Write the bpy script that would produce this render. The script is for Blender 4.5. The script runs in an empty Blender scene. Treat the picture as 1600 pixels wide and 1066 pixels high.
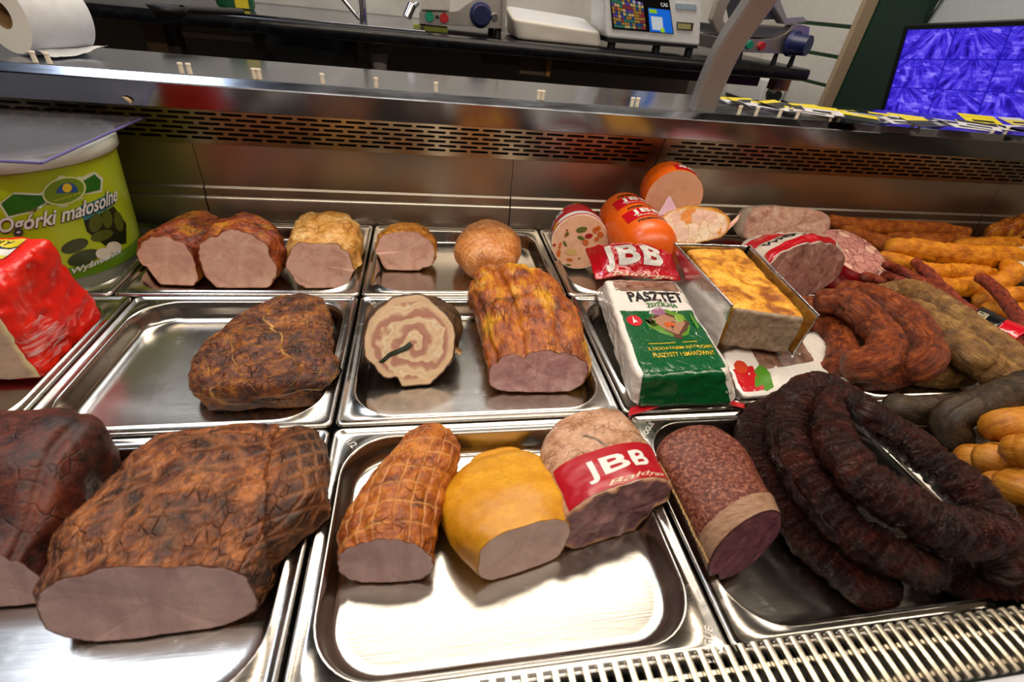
import bpy, bmesh, math, random
from mathutils import Vector, Matrix, noise
SC = bpy.context.scene
COL = SC.collection
# ---------------------------------------------------------------- camera
F = 740.0; CX, CY = 800.0, 533.0; CAMZ = 0.405
R = Matrix(((0.9851910435815989, -0.015452271626974877, 0.17076251037088383),
            (-0.14632393612081343, -0.594908265834256, 0.7903628666379704),
            (0.08937512721508223, -0.803645060050545, -0.5883593324590369)))
CAM = Vector((0, 0, CAMZ))
cd = bpy.data.cameras.new('camera'); cam = bpy.data.objects.new('camera', cd); COL.objects.link(cam)
cm = Matrix((( R[0][0], -R[0][1], -R[0][2], 0), (R[1][0], -R[1][1], -R[1][2], 0),
             (R[2][0], -R[2][1], -R[2][2], CAMZ), (0, 0, 0, 1)))
cam.matrix_world = cm
cd.sensor_width = 36.0; cd.lens = F / 1600.0 * 36.0; cd.clip_start = 0.01; cd.clip_end = 50
cd.dof.use_dof = True; cd.dof.focus_distance = 0.82; cd.dof.aperture_fstop = 7.0
SC.camera = cam
# ---------------------------------------------------------------- light
w = bpy.data.worlds.new('world'); SC.world = w; w.use_nodes = True
w.node_tree.nodes['Background'].inputs[0].default_value = (1.0, 0.86, 0.74, 1)
w.node_tree.nodes['Background'].inputs[1].default_value = 0.07
def area(name, loc, rot, sx, sy, power, col):
    l = bpy.data.lights.new(name, 'AREA'); l.shape = 'RECTANGLE'; l.size = sx; l.size_y = sy
    l.energy = power; l.color = col
    o = bpy.data.objects.new(name, l); o.location = loc; o.rotation_euler = rot; COL.objects.link(o); return o
area('aisle_ceiling_lamp', (0.42, 1.52, 2.03), (0, 0, 0), 2.0, 0.75, 46, (1.0, 0.88, 0.72))
area('case_strip_lamp', (0.45, 0.27, 0.86), (math.radians(22), 0, 0), 2.6, 0.05, 9.5, (1.0, 0.84, 0.66))
area('ceiling_panel_left', (-1.25, 0.85, 2.03), (0, 0, 0), 0.6, 0.6, 14, (0.74, 0.84, 1.0))
area('work_wall_lamp', (-0.3, 2.2, 1.9), (math.radians(-15), 0, 0), 2.6, 0.12, 8, (0.93, 0.96, 1.0))
area('shop_side_fill', (0.2, -0.75, 2.02), (math.radians(18), 0, 0), 2.2, 0.7, 24, (1.0, 0.88, 0.76))  # unseen fill added on the shop side to brighten front-facing cut faces
SC.view_settings.view_transform = 'Standard'; SC.view_settings.look = 'None'
SC.view_settings.exposure = 0.0; SC.view_settings.gamma = 1.0
SC.view_settings.use_curve_mapping = False
# ---------------------------------------------------------------- helpers
def ray(px, py): return R @ Vector((px - CX, py - CY, F))
def at(px, py, z=0.0):
    r = ray(px, py); return CAM + r * ((z - CAMZ) / r.z)
def atY(px, py, y):
    r = ray(px, py); return CAM + r * (y / r.y)
def atX(px, py, x):
    r = ray(px, py); return CAM + r * (x / r.x)
def atP(px, py, P, n):
    r = ray(px, py); return CAM + r * ((P - CAM).dot(n) / r.dot(n))
def lin(h):
    h = h.lstrip('#'); o = []
    for i in (0, 2, 4):
        v = int(h[i:i+2], 16) / 255.0
        o.append(v / 12.92 if v <= 0.04045 else ((v + 0.055) / 1.055) ** 2.4)
    return (o[0], o[1], o[2], 1.0)
def wloc(o):
    v = Vector((0, 0, 0))
    while o is not None: v = v + o.location; o = o.parent
    return v
def nz(p, s, octv=4):
    return noise.fractal(p * s, 0.9, 2.1, octv, noise_basis='PERLIN_ORIGINAL')
def mesh(name, verts, faces, mat=None, parent=None, smooth=True, uv=None, loc=None, fmats=None):
    me = bpy.data.meshes.new(name)
    off = loc if loc is not None else wloc(parent)
    me.from_pydata([tuple(Vector(v) - off) for v in verts], [], faces)
    if uv is not None:
        l = me.uv_layers.new(name='UVMap')
        for lp in me.loops: l.data[lp.index].uv = uv[lp.vertex_index]
    if mat:
        for m in (mat if isinstance(mat, (list, tuple)) else [mat]): me.materials.append(m)
    if fmats: me.polygons.foreach_set('material_index', fmats)
    if smooth: me.polygons.foreach_set('use_smooth', [True] * len(me.polygons))
    me.update()
    o = bpy.data.objects.new(name, me); COL.objects.link(o)
    if parent: o.parent = parent; o.matrix_parent_inverse = Matrix()
    else: o.location = off
    return o
def bmobj(name, bm, mat, parent=None, smooth=False, loc=None):
    me = bpy.data.meshes.new(name)
    off = loc if loc is not None else wloc(parent)
    bmesh.ops.translate(bm, verts=bm.verts, vec=-off)
    bmesh.ops.recalc_face_normals(bm, faces=bm.faces)
    bm.to_mesh(me); bm.free()
    me.materials.append(mat)
    if smooth:
        me.polygons.foreach_set('use_smooth', [True] * len(me.polygons))
        try: me.set_sharp_from_angle(angle=math.radians(35))
        except Exception: pass
    o = bpy.data.objects.new(name, me); COL.objects.link(o)
    if parent: o.parent = parent
    else: o.location = off
    return o
def tag(o, label=None, cat=None, group=None, kind=None):
    if label: o['label'] = label
    if cat: o['category'] = cat
    if group: o['group'] = group
    if kind: o['kind'] = kind
    return o
def thing(name, label, cat, loc, group=None):
    o = bpy.data.objects.new(name, None); COL.objects.link(o); o.location = loc
    o.empty_display_size = 0.02
    o.matrix_world = Matrix.Translation(Vector(loc))
    return tag(o, label, cat, group)
def box(bm, a, b, bev=0.0, M=None):
    a = Vector(a); b = Vector(b)
    r = bmesh.ops.create_cube(bm, size=1.0)['verts']
    c = (a + b) / 2; d = b - a
    for v in r: v.co = Vector((c.x + v.co.x * d.x, c.y + v.co.y * d.y, c.z + v.co.z * d.z))
    if bev > 0:
        es = list({e for v in r for e in v.link_edges})
        g = bmesh.ops.bevel(bm, geom=es, offset=bev, segments=2, affect='EDGES', profile=0.6)
        r = [v for v in bm.verts if v in set(g['verts']) or v in set(r)] if False else g['verts']
    if M is not None:
        vs = {v for v in r if v.is_valid}
        bmesh.ops.transform(bm, matrix=M, verts=list(vs))
def boxo(name, a, b, mat, parent=None, bev=0.0, M=None, kind=None, smooth=False):
    bm = bmesh.new(); box(bm, a, b, bev)
    if M is not None: bmesh.ops.transform(bm, matrix=M, verts=bm.verts)
    o = bmobj(name, bm, mat, parent, smooth)
    if kind: o['kind'] = kind
    return o
def cyl(bm, p, q, r1, r2=None, n=24, caps=True):
    p = Vector(p); q = Vector(q); d = q - p
    r2 = r1 if r2 is None else r2
    M = Matrix.Translation((p + q) / 2) @ d.to_track_quat('Z', 'Y').to_matrix().to_4x4()
    bmesh.ops.create_cone(bm, cap_ends=caps, cap_tris=False, segments=n, radius1=r1, radius2=r2, depth=d.length, matrix=M)
def cylo(name, p, q, r1, mat, parent=None, r2=None, n=24, caps=True):
    bm = bmesh.new(); cyl(bm, p, q, r1, r2, n, caps); return bmobj(name, bm, mat, parent, True)
def lathe(name, prof, cxy, mat, parent=None, n=64, axis=None):
    # prof: list of (r, z); axis: optional matrix
    V = []; Fc = []
    for (r, z) in prof:
        for k in range(n):
            a = 2 * math.pi * k / n; V.append(Vector((r * math.cos(a), r * math.sin(a), z)))
    for i in range(len(prof) - 1):
        for k in range(n):
            a = i * n + k; b = i * n + (k + 1) % n; Fc.append((a, b, b + n, a + n))
    M = axis if axis is not None else Matrix.Translation(Vector((cxy[0], cxy[1], 0)))
    return mesh(name, [M @ v for v in V], Fc, mat, parent)
# ---------------------------------------------------------------- node helper
class G:
    def __init__(s, name):
        s.m = bpy.data.materials.new(name); s.m.use_nodes = True
        s.t = s.m.node_tree; s.t.nodes.clear()
        s.out = s.t.nodes.new('ShaderNodeOutputMaterial')
        s._tc = None
    def lk(s, sock, v):
        if hasattr(v, 'is_linked') or isinstance(v, bpy.types.NodeSocket): s.t.links.new(v, sock)
        elif v is not None:
            if isinstance(v, str): v = lin(v)
            if hasattr(sock.default_value, '__len__') and not hasattr(v, '__len__'): v = (v,) * len(sock.default_value)
            if hasattr(sock.default_value, '__len__'): v = tuple(v)[:len(sock.default_value)]
            sock.default_value = v
    def co(s, k='Object'):
        if not s._tc: s._tc = s.t.nodes.new('ShaderNodeTexCoord')
        return s._tc.outputs[k]
    def map(s, v, scale=(1, 1, 1), loc=(0, 0, 0), rot=(0, 0, 0)):
        n = s.t.nodes.new('ShaderNodeMapping'); s.lk(n.inputs[0], v)
        n.inputs['Scale'].default_value = scale; n.inputs['Location'].default_value = loc; n.inputs['Rotation'].default_value = rot
        return n.outputs[0]
    def noise(s, v, sc, det=4, ro=.55, dist=0.0, col=False):
        n = s.t.nodes.new('ShaderNodeTexNoise'); s.lk(n.inputs['Vector'], v)
        n.inputs['Scale'].default_value = sc; n.inputs['Detail'].default_value = det
        n.inputs['Roughness'].default_value = ro; n.inputs['Distortion'].default_value = dist
        return n.outputs[1 if col else 0]
    def vor(s, v, sc, feat='F1', rnd=1.0, out=0):
        n = s.t.nodes.new('ShaderNodeTexVoronoi'); n.feature = feat; s.lk(n.inputs['Vector'], v)
        n.inputs['Scale'].default_value = sc; n.inputs['Randomness'].default_value = rnd
        return n.outputs[out]
    def wn(s, v):
        n = s.t.nodes.new('ShaderNodeTexWhiteNoise'); n.noise_dimensions = '3D'; s.lk(n.inputs[0], v); return n.outputs[0]
    def wave(s, v, sc, dist=0, det=2, dsc=1, prof='SIN', kind='BANDS', dirn='X'):
        n = s.t.nodes.new('ShaderNodeTexWave'); n.wave_type = kind; n.wave_profile = prof
        if kind == 'BANDS': n.bands_direction = dirn
        s.lk(n.inputs['Vector'], v); n.inputs['Scale'].default_value = sc; n.inputs['Distortion'].default_value = dist
        n.inputs['Detail'].default_value = det; n.inputs['Detail Scale'].default_value = dsc
        return n.outputs[1]
    def ramp(s, f, st, interp='LINEAR'):
        n = s.t.nodes.new('ShaderNodeValToRGB'); n.color_ramp.interpolation = interp
        s.lk(n.inputs[0], f); e = n.color_ramp.elements
        while len(e) < len(st): e.new(0.5)
        for i, (p, c) in enumerate(st):
            e[i].position = p
            if isinstance(c, (int, float)): c = (c, c, c, 1)
            e[i].color = lin(c) if isinstance(c, str) else c
        return n.outputs[0]
    def mix(s, f, a, b, blend='MIX'):
        n = s.t.nodes.new('ShaderNodeMix'); n.data_type = 'RGBA'; n.blend_type = blend
        s.lk(n.inputs[0], f); s.lk(n.inputs[6], a); s.lk(n.inputs[7], b); return n.outputs[2]
    def mth(s, op, a, b=None, c=None):
        n = s.t.nodes.new('ShaderNodeMath'); n.operation = op; s.lk(n.inputs[0], a)
        if b is not None: s.lk(n.inputs[1], b)
        if c is not None: s.lk(n.inputs[2], c)
        return n.outputs[0]
    def vm(s, op, a, b=None):
        n = s.t.nodes.new('ShaderNodeVectorMath'); n.operation = op; s.lk(n.inputs[0], a)
        if b is not None: s.lk(n.inputs[1], b)
        return n.outputs[0]
    def sep(s, v):
        n = s.t.nodes.new('ShaderNodeSeparateXYZ'); s.lk(n.inputs[0], v); return n.outputs
    def comb(s, x, y, z=0.0):
        n = s.t.nodes.new('ShaderNodeCombineXYZ'); s.lk(n.inputs[0], x); s.lk(n.inputs[1], y); s.lk(n.inputs[2], z); return n.outputs[0]
    def attr(s, name):
        n = s.t.nodes.new('ShaderNodeAttribute'); n.attribute_name = name; return n.outputs['Fac']
    def bump(s, h, st=.5, d=.002, nrm=None):
        n = s.t.nodes.new('ShaderNodeBump'); n.inputs['Strength'].default_value = st; n.inputs['Distance'].default_value = d
        s.lk(n.inputs['Height'], h)
        if nrm is not None: s.lk(n.inputs['Normal'], nrm)
        return n.outputs[0]
    def done(s, col, rough=.5, metal=0.0, bump=None, **k):
        b = s.t.nodes.new('ShaderNodeBsdfPrincipled')
        s.lk(b.inputs['Base Color'], col); s.lk(b.inputs['Roughness'], rough); s.lk(b.inputs['Metallic'], metal)
        if bump is not None: s.lk(b.inputs['Normal'], bump)
        for kk, v in k.items(): s.lk(b.inputs[kk.replace('_', ' ')], v)
        s.t.links.new(b.outputs[0], s.out.inputs[0]); return s.m
    def emit(s, col, st):
        e = s.t.nodes.new('ShaderNodeEmission'); s.lk(e.inputs[0], col); e.inputs[1].default_value = st
        s.t.links.new(e.outputs[0], s.out.inputs[0]); return s.m
_pl = {}
def plain(c, rough=.5, metal=0.0, **k):
    key = (c, rough, metal, tuple(sorted(k.items())))
    if key not in _pl:
        g = G('plain'); v = g.co('Object'); n = g.noise(v, 60, 3)
        _pl[key] = g.done(g.mix(g.mth('MULTIPLY', n, .25), c, (0, 0, 0, 1)), rough, metal, **k)
    return _pl[key]
# ---------------------------------------------------------------- materials
def steel_mat(name, col, rough, sx, sy, bump=.08, smear=.0):
    g = G(name); v = g.co('Object')
    n = g.noise(g.map(v, (sx, sy, 40)), 6, 3, .6)
    big = g.noise(v, 9, 4, .6)
    spots = g.ramp(g.noise(v, 55, 5, .7), [(.55, 0.0), (.75, 1.0)])
    r = g.mth('ADD', g.mth('MULTIPLY', n, .10), g.mth('MULTIPLY', big, .14))
    r = g.mth('ADD', r, rough - .10)
    r = g.mth('ADD', r, g.mth('MULTIPLY', spots, smear))
    c = g.mix(big, col, [x * .8 for x in lin(col)[:3]] + [1]) if isinstance(col, str) else col
    return g.done(c, r, 1.0, g.bump(n, bump, .0006))
M_TRAY = steel_mat('tray_steel', '#c2bdb6', .17, 3, 120, .06, .12)
M_STEEL = steel_mat('brushed_steel', '#b5aca0', .31, 2, 160, .12)
M_SHELF = steel_mat('shelf_steel', '#9a9ea8', .13, 4, 60, .05)
M_DARKSTEEL = steel_mat('dark_steel', '#6d6a68', .3, 3, 30)
M_CHROME = steel_mat('chrome', '#d8d8da', .1, 3, 3, .02)
M_BLACK = plain('#0c0c0d', .45)
M_WHITE = plain('#d9d9d6', .45)
M_WHITEPL = plain('#e4e4e4', .35)
def skin(name, dark, mid, light, sc=40, char=0.0, rough=.38, bump=.7, net=None, streak=(1, 1, 1), crack=0.6, nd=.0025, spec=.5, coat=0.0, charcol='#0b0807', accent=None, side=None):
    sc = sc * 2.3; g = G(name); v = g.map(g.co('Object'), streak); uvn = g.noise(g.co('Object'), 25, 3)
    a = g.noise(v, sc * .4, 5, .6, .4); b = g.noise(v, sc * 1.7, 6, .65, .3)
    ab = g.mth('ADD', g.mth('MULTIPLY', a, .62), g.mth('MULTIPLY', b, .38))
    c = g.ramp(ab, [(.38, dark), (.49, mid), (.62, light)])
    hf = g.noise(v, sc * 5, 4, .7); c = g.mix(g.mth('MULTIPLY', g.ramp(hf, [(.38, 1.0), (.5, 0.0)]), .45), c, dark)
    if accent:
        ac = g.ramp(g.noise(v, sc * .28, 5, .6), [(.5, 0.0), (.62, 1.0)])
        c = g.mix(g.mth('MULTIPLY', ac, .8), c, accent)
    ck = g.ramp(g.vor(g.vm('ADD', v, g.vm('SCALE', g.noise(v, sc, 3, col=True), None)) if False else v, sc * 1.1, 'DISTANCE_TO_EDGE'), [(.0, 1.0), (.09, 0.0)])
    ckm = g.mth('MULTIPLY', ck, g.ramp(g.noise(v, sc * .5, 3), [(.45, 0.0), (.6, 1.0)]))
    c = g.mix(g.mth('MULTIPLY', ckm, crack), c, [x * .35 for x in lin(dark)[:3]] + [1])
    if char > 0:
        ch = g.ramp(g.noise(g.co('Object'), sc * .2, 6, .7, .6), [(.62 - char * .3, 0.0), (.72 - char * .2, 1.0)])
        c = g.mix(g.mth('MULTIPLY', ch, .85), c, charcol)
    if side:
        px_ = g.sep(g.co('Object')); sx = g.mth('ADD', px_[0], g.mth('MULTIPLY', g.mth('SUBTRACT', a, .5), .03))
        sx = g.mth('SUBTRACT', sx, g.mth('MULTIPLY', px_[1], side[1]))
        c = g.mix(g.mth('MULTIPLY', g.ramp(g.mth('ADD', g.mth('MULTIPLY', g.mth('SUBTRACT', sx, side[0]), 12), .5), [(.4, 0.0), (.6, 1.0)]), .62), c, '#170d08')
    h = g.mth('ADD', g.mth('MULTIPLY', a, .6), g.mth('MULTIPLY', b, .5))
    h = g.mth('ADD', g.mth('SUBTRACT', h, g.mth('MULTIPLY', ckm, .25)), g.mth('MULTIPLY', hf, .16))
    if net:
        du, dv, ncol, wd, amt, skew = net
        uv = g.sep(g.co('UV'))
        wob = g.mth('MULTIPLY', g.mth('SUBTRACT', uvn, .5), .32)
        x = g.mth('ADD', g.mth('DIVIDE', uv[0], du), wob); y = g.mth('ADD', g.mth('DIVIDE', uv[1], dv), wob)
        x2 = g.mth('ADD', x, g.mth('MULTIPLY', y, skew)); y2 = g.mth('SUBTRACT', y, g.mth('MULTIPLY', x, skew))
        def ln(q):
            f = g.mth('ABSOLUTE', g.mth('SUBTRACT', g.mth('FRACT', q), .5))
            return g.ramp(f, [(0.0, 1.0), (wd, 1.0 if wd < 0 else .0)])
        L = g.mth('MAXIMUM', ln(x2), ln(y2))
        Lm = g.mth('MULTIPLY', L, g.ramp(g.noise(g.co('Object'), 30, 3), [(.36, .15), (.58, 1.0)]))
        c = g.mix(g.mth('MULTIPLY', Lm, amt), c, ncol)
        h = g.mth('SUBTRACT', h, g.mth('MULTIPLY', L, .35))
    r = g.mth('ADD', g.mth('MULTIPLY', b, .25), rough - .1)
    k = dict(Specular_IOR_Level=spec)
    if coat: k['Coat_Weight'] = coat; k['Coat_Roughness'] = .12
    return g.done(c, r, 0.0, g.bump(h, bump, nd), **k)
def face_mat(name, base, dark, light, rim='#6b3a1c', rimw=.04, sc=60, vein=.35, rough=.42, streak=(1, 1, 1)):
    sc = sc * 1.8; g = G(name); v = g.map(g.co('Object'), streak)
    a = g.noise(v, sc * .35, 5, .6, .5); b = g.noise(v, sc * 3, 4, .7)
    c = g.ramp(a, [(.32, dark), (.5, base), (.68, light)])
    c = g.mix(g.mth('MULTIPLY', g.ramp(b, [(.35, 1.0), (.6, 0.0)]), .25), c, dark)
    ve = g.ramp(g.mth('ABSOLUTE', g.mth('SUBTRACT', g.noise(v, sc * .3, 3, .5, 1.2), .5)), [(0.0, 1.0), (.012, 0.0)])
    c = g.mix(g.mth('MULTIPLY', ve, vein), c, light)
    rd = g.mth('ADD', g.attr('rad'), g.mth('MULTIPLY', g.mth('SUBTRACT', g.noise(v, sc, 3), .5), .06))
    c = g.mix(g.ramp(rd, [(1 - rimw * 1.6, 0.0), (1 - rimw * .4, 1.0)]), c, rim)
    return g.done(c, rough, 0.0, g.bump(g.mth('ADD', a, g.mth('MULTIPLY', b, .5)), .25, .0015), Specular_IOR_Level=.4, Subsurface_Weight=.08, Subsurface_Radius=(.01, .004, .003), Subsurface_Scale=.6)
# ---------------------------------------------------------------- trays: real pans the food lies in
TRAYS = []     # (x0, x1, y0, y1)
TR_D = 0.026; TR_IN = 0.013; TR_R = 0.052; TR_W = 0.014
def rr_dist(x, y, x0, x1, y0, y1, r):
    cx, cy = (x0 + x1) / 2, (y0 + y1) / 2; hx, hy = (x1 - x0) / 2 - r, (y1 - y0) / 2 - r
    dx, dy = abs(x - cx) - hx, abs(y - cy) - hy
    o = math.hypot(max(dx, 0), max(dy, 0)) + min(max(dx, dy), 0)
    return r - o                       # >0 inside
def tray_z(x, y):
    for (x0, x1, y0, y1) in TRAYS:
        if x0 <= x <= x1 and y0 <= y <= y1:
            s = rr_dist(x, y, x0 + TR_IN, x1 - TR_IN, y0 + TR_IN, y1 - TR_IN, TR_R)
            if s <= 0: return .0045
            if s > TR_W + .002: return -TR_D
            t = s / (TR_W + .002); t = t * t * (3 - 2 * t)
            return .0045 - (TR_D + .0045) * t
    return .0045
def clampz(p, eps=.0012):
    z = tray_z(p.x, p.y) + eps
    if p.z < z: p.z = z
    return p
def rrect(x0, x1, y0, y1, r, z, n=10):
    P = []
    for (cx, cy, a0) in ((x1 - r, y1 - r, 0), (x0 + r, y1 - r, 90), (x0 + r, y0 + r, 180), (x1 - r, y0 + r, 270)):
        for k in range(n + 1):
            a = math.radians(a0 + 90 * k / n); P.append(Vector((cx + r * math.cos(a), cy + r * math.sin(a), z)))
    return P
def tray(x0, x1, y0, y1, label, marks=()):
    TRAYS.append((x0, x1, y0, y1))
    t = thing('steel_tray', label, 'tray', ((x0 + x1) / 2, (y0 + y1) / 2, -.03), 'gastronorm trays in the counter')
    rings = []
    for ins, z, r in ((.0012, -.011, .008), (0.0, -.004, .008), (.0006, -.0006, .008), (.0022, .0016, .008), (.0042, .0012, .008), (.0062, -.0006, .010), (.009, -.0012, .012)):
        rings.append(rrect(x0 + ins, x1 - ins, y0 + ins, y1 - ins, r, z))
    i = TR_IN; D = TR_D
    for ds, z in ((0, -.0012), (.001, .0002), (.0022, .0002), (.0035, -.0018), (.006, -.010), (.0082, -.0175), (.0098, -.0215), (.012, -.0245), (.015, -.0258), (.021, -.0262)):
        s = i + ds; rings.append(rrect(x0 + s, x1 - s, y0 + s, y1 - s, max(TR_R - ds * .7, .02), z - .0002))
    n = len(rings[0]); V = [p for r in rings for p in r]; Fc = []
    for a in range(len(rings) - 1):
        for k in range(n):
            Fc.append((a * n + k, a * n + (k + 1) % n, (a + 1) * n + (k + 1) % n, (a + 1) * n + k))
    Fc.append(tuple(range((len(rings) - 1) * n, len(rings) * n)))
    mesh('pan', V, Fc, M_TRAY, t)
    for (mx, my, rot) in marks:
        text_flat('size_mark', '1/2', (mx, my, -.0008), .0075, rot, M_MARK, t)
    return t
M_MARK = plain('#e8e6e0', .5)
# ---------------------------------------------------------------- text
def text_geo(body, bold=0.0, shear=0.0, spacing=1.0):
    c = bpy.data.curves.new('lettering', 'FONT'); c.body = body; c.offset = bold; c.shear = shear; c.space_character = spacing if spacing != 1.0 else (1.12 if body == 'JBB' else 1.0)
    c.resolution_u = 3
    o = bpy.data.objects.new('lettering', c); COL.objects.link(o)
    dg = bpy.context.evaluated_depsgraph_get(); dg.update()
    me = bpy.data.meshes.new_from_object(o.evaluated_get(dg))
    bpy.data.objects.remove(o); bpy.data.curves.remove(c)
    bm = bmesh.new(); bm.from_mesh(me); bpy.data.meshes.remove(me)
    bmesh.ops.triangulate(bm, faces=bm.faces)
    for _ in range(3):
        es = [e for e in bm.edges if e.calc_length() > .16]
        if not es: break
        bmesh.ops.subdivide_edges(bm, edges=es, cuts=1); bmesh.ops.triangulate(bm, faces=bm.faces)
    xs = [v.co.x for v in bm.verts]; ys = [v.co.y for v in bm.verts]
    x0, x1, y0, y1 = min(xs), max(xs), min(ys), max(ys)
    bm.verts.index_update()
    V = [((v.co.x - x0) / (x1 - x0), (v.co.y - y0) / (y1 - y0)) for v in bm.verts]
    Fc = [tuple(v.index for v in f.verts) for f in bm.faces]
    bm.free(); return V, Fc, (x1 - x0) / (y1 - y0)
def text_map(name, body, fn, mat, parent, bold=.0, shear=0.0, spacing=1.0):
    """fn(X, Y) maps the unit text box to a point on a surface"""
    V, Fc, asp = text_geo(body, bold, shear, spacing)
    return mesh(name, [fn(x, y) for x, y in V], Fc, mat, parent, smooth=False)
def text_flat(name, body, pos, h, rot, mat, parent, bold=0.0, shear=0.0):
    V, Fc, asp = text_geo(body, bold, shear)
    ca, sa = math.cos(rot), math.sin(rot); P = Vector(pos)
    return mesh(name, [P + Vector(((x - .5) * asp * h * ca - (y - .5) * h * sa, (x - .5) * asp * h * sa + (y - .5) * h * ca, 0)) for x, y in V], Fc, mat, parent, smooth=False)
def quadmap(A, B, C, D, off=0.0, nrm=None):
    """A lower-left, B lower-right, C upper-right, D upper-left"""
    A, B, C, D = map(Vector, (A, B, C, D))
    n = nrm or (B - A).cross(D - A).normalized()
    return lambda x, y: (A * (1 - x) + B * x) * (1 - y) + (D * (1 - x) + C * x) * y + n * off
def poly_map(name, pts, fn, mat, parent, thick=0.0):
    """polygon in unit coordinates, filled as a fan around its centre, subdivided radially"""
    if len(pts) == 4 and pts[0][1] == pts[1][1] and pts[1][0] == pts[2][0]:
        (x0, y0), (x1, y1) = pts[0], pts[2]; n = 28
        V = [fn(x0 + (x1 - x0) * i / n, y0 + (y1 - y0) * j / n) for j in range(n + 1) for i in range(n + 1)]
        return mesh(name, V, [(j * (n + 1) + i, j * (n + 1) + i + 1, (j + 1) * (n + 1) + i + 1, (j + 1) * (n + 1) + i) for j in range(n) for i in range(n)], mat, parent)
    cx = sum(p[0] for p in pts) / len(pts); cy = sum(p[1] for p in pts) / len(pts)
    # subdivide the outline
    P = []
    for i in range(len(pts)):
        a, b = pts[i], pts[(i + 1) % len(pts)]
        m = max(1, int(max(abs(a[0] - b[0]), abs(a[1] - b[1])) / .12))
        for k in range(m): P.append((a[0] + (b[0] - a[0]) * k / m, a[1] + (b[1] - a[1]) * k / m))
    n = len(P); V = []; Fc = []
    for s in (1, .75, .5, .25):
        for p in P: V.append(fn(cx + (p[0] - cx) * s, cy + (p[1] - cy) * s))
    V.append(fn(cx, cy))
    for r in range(3):
        for k in range(n): Fc.append((r * n + k, r * n + (k + 1) % n, (r + 1) * n + (k + 1) % n, (r + 1) * n + k))
    for k in range(n): Fc.append((3 * n + k, 3 * n + (k + 1) % n, 4 * n))
    return mesh(name, V, Fc, mat, parent, smooth=True)
def ell(cx, cy, rx, ry, n=20, rot=0.0):
    o = []
    for k in range(n):
        a = 2 * math.pi * k / n; x, y = rx * math.cos(a), ry * math.sin(a)
        o.append((cx + x * math.cos(rot) - y * math.sin(rot), cy + x * math.sin(rot) + y * math.cos(rot)))
    return o
def rect(x0, y0, x1, y1): return [(x0, y0), (x1, y0), (x1, y1), (x0, y1)]
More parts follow.
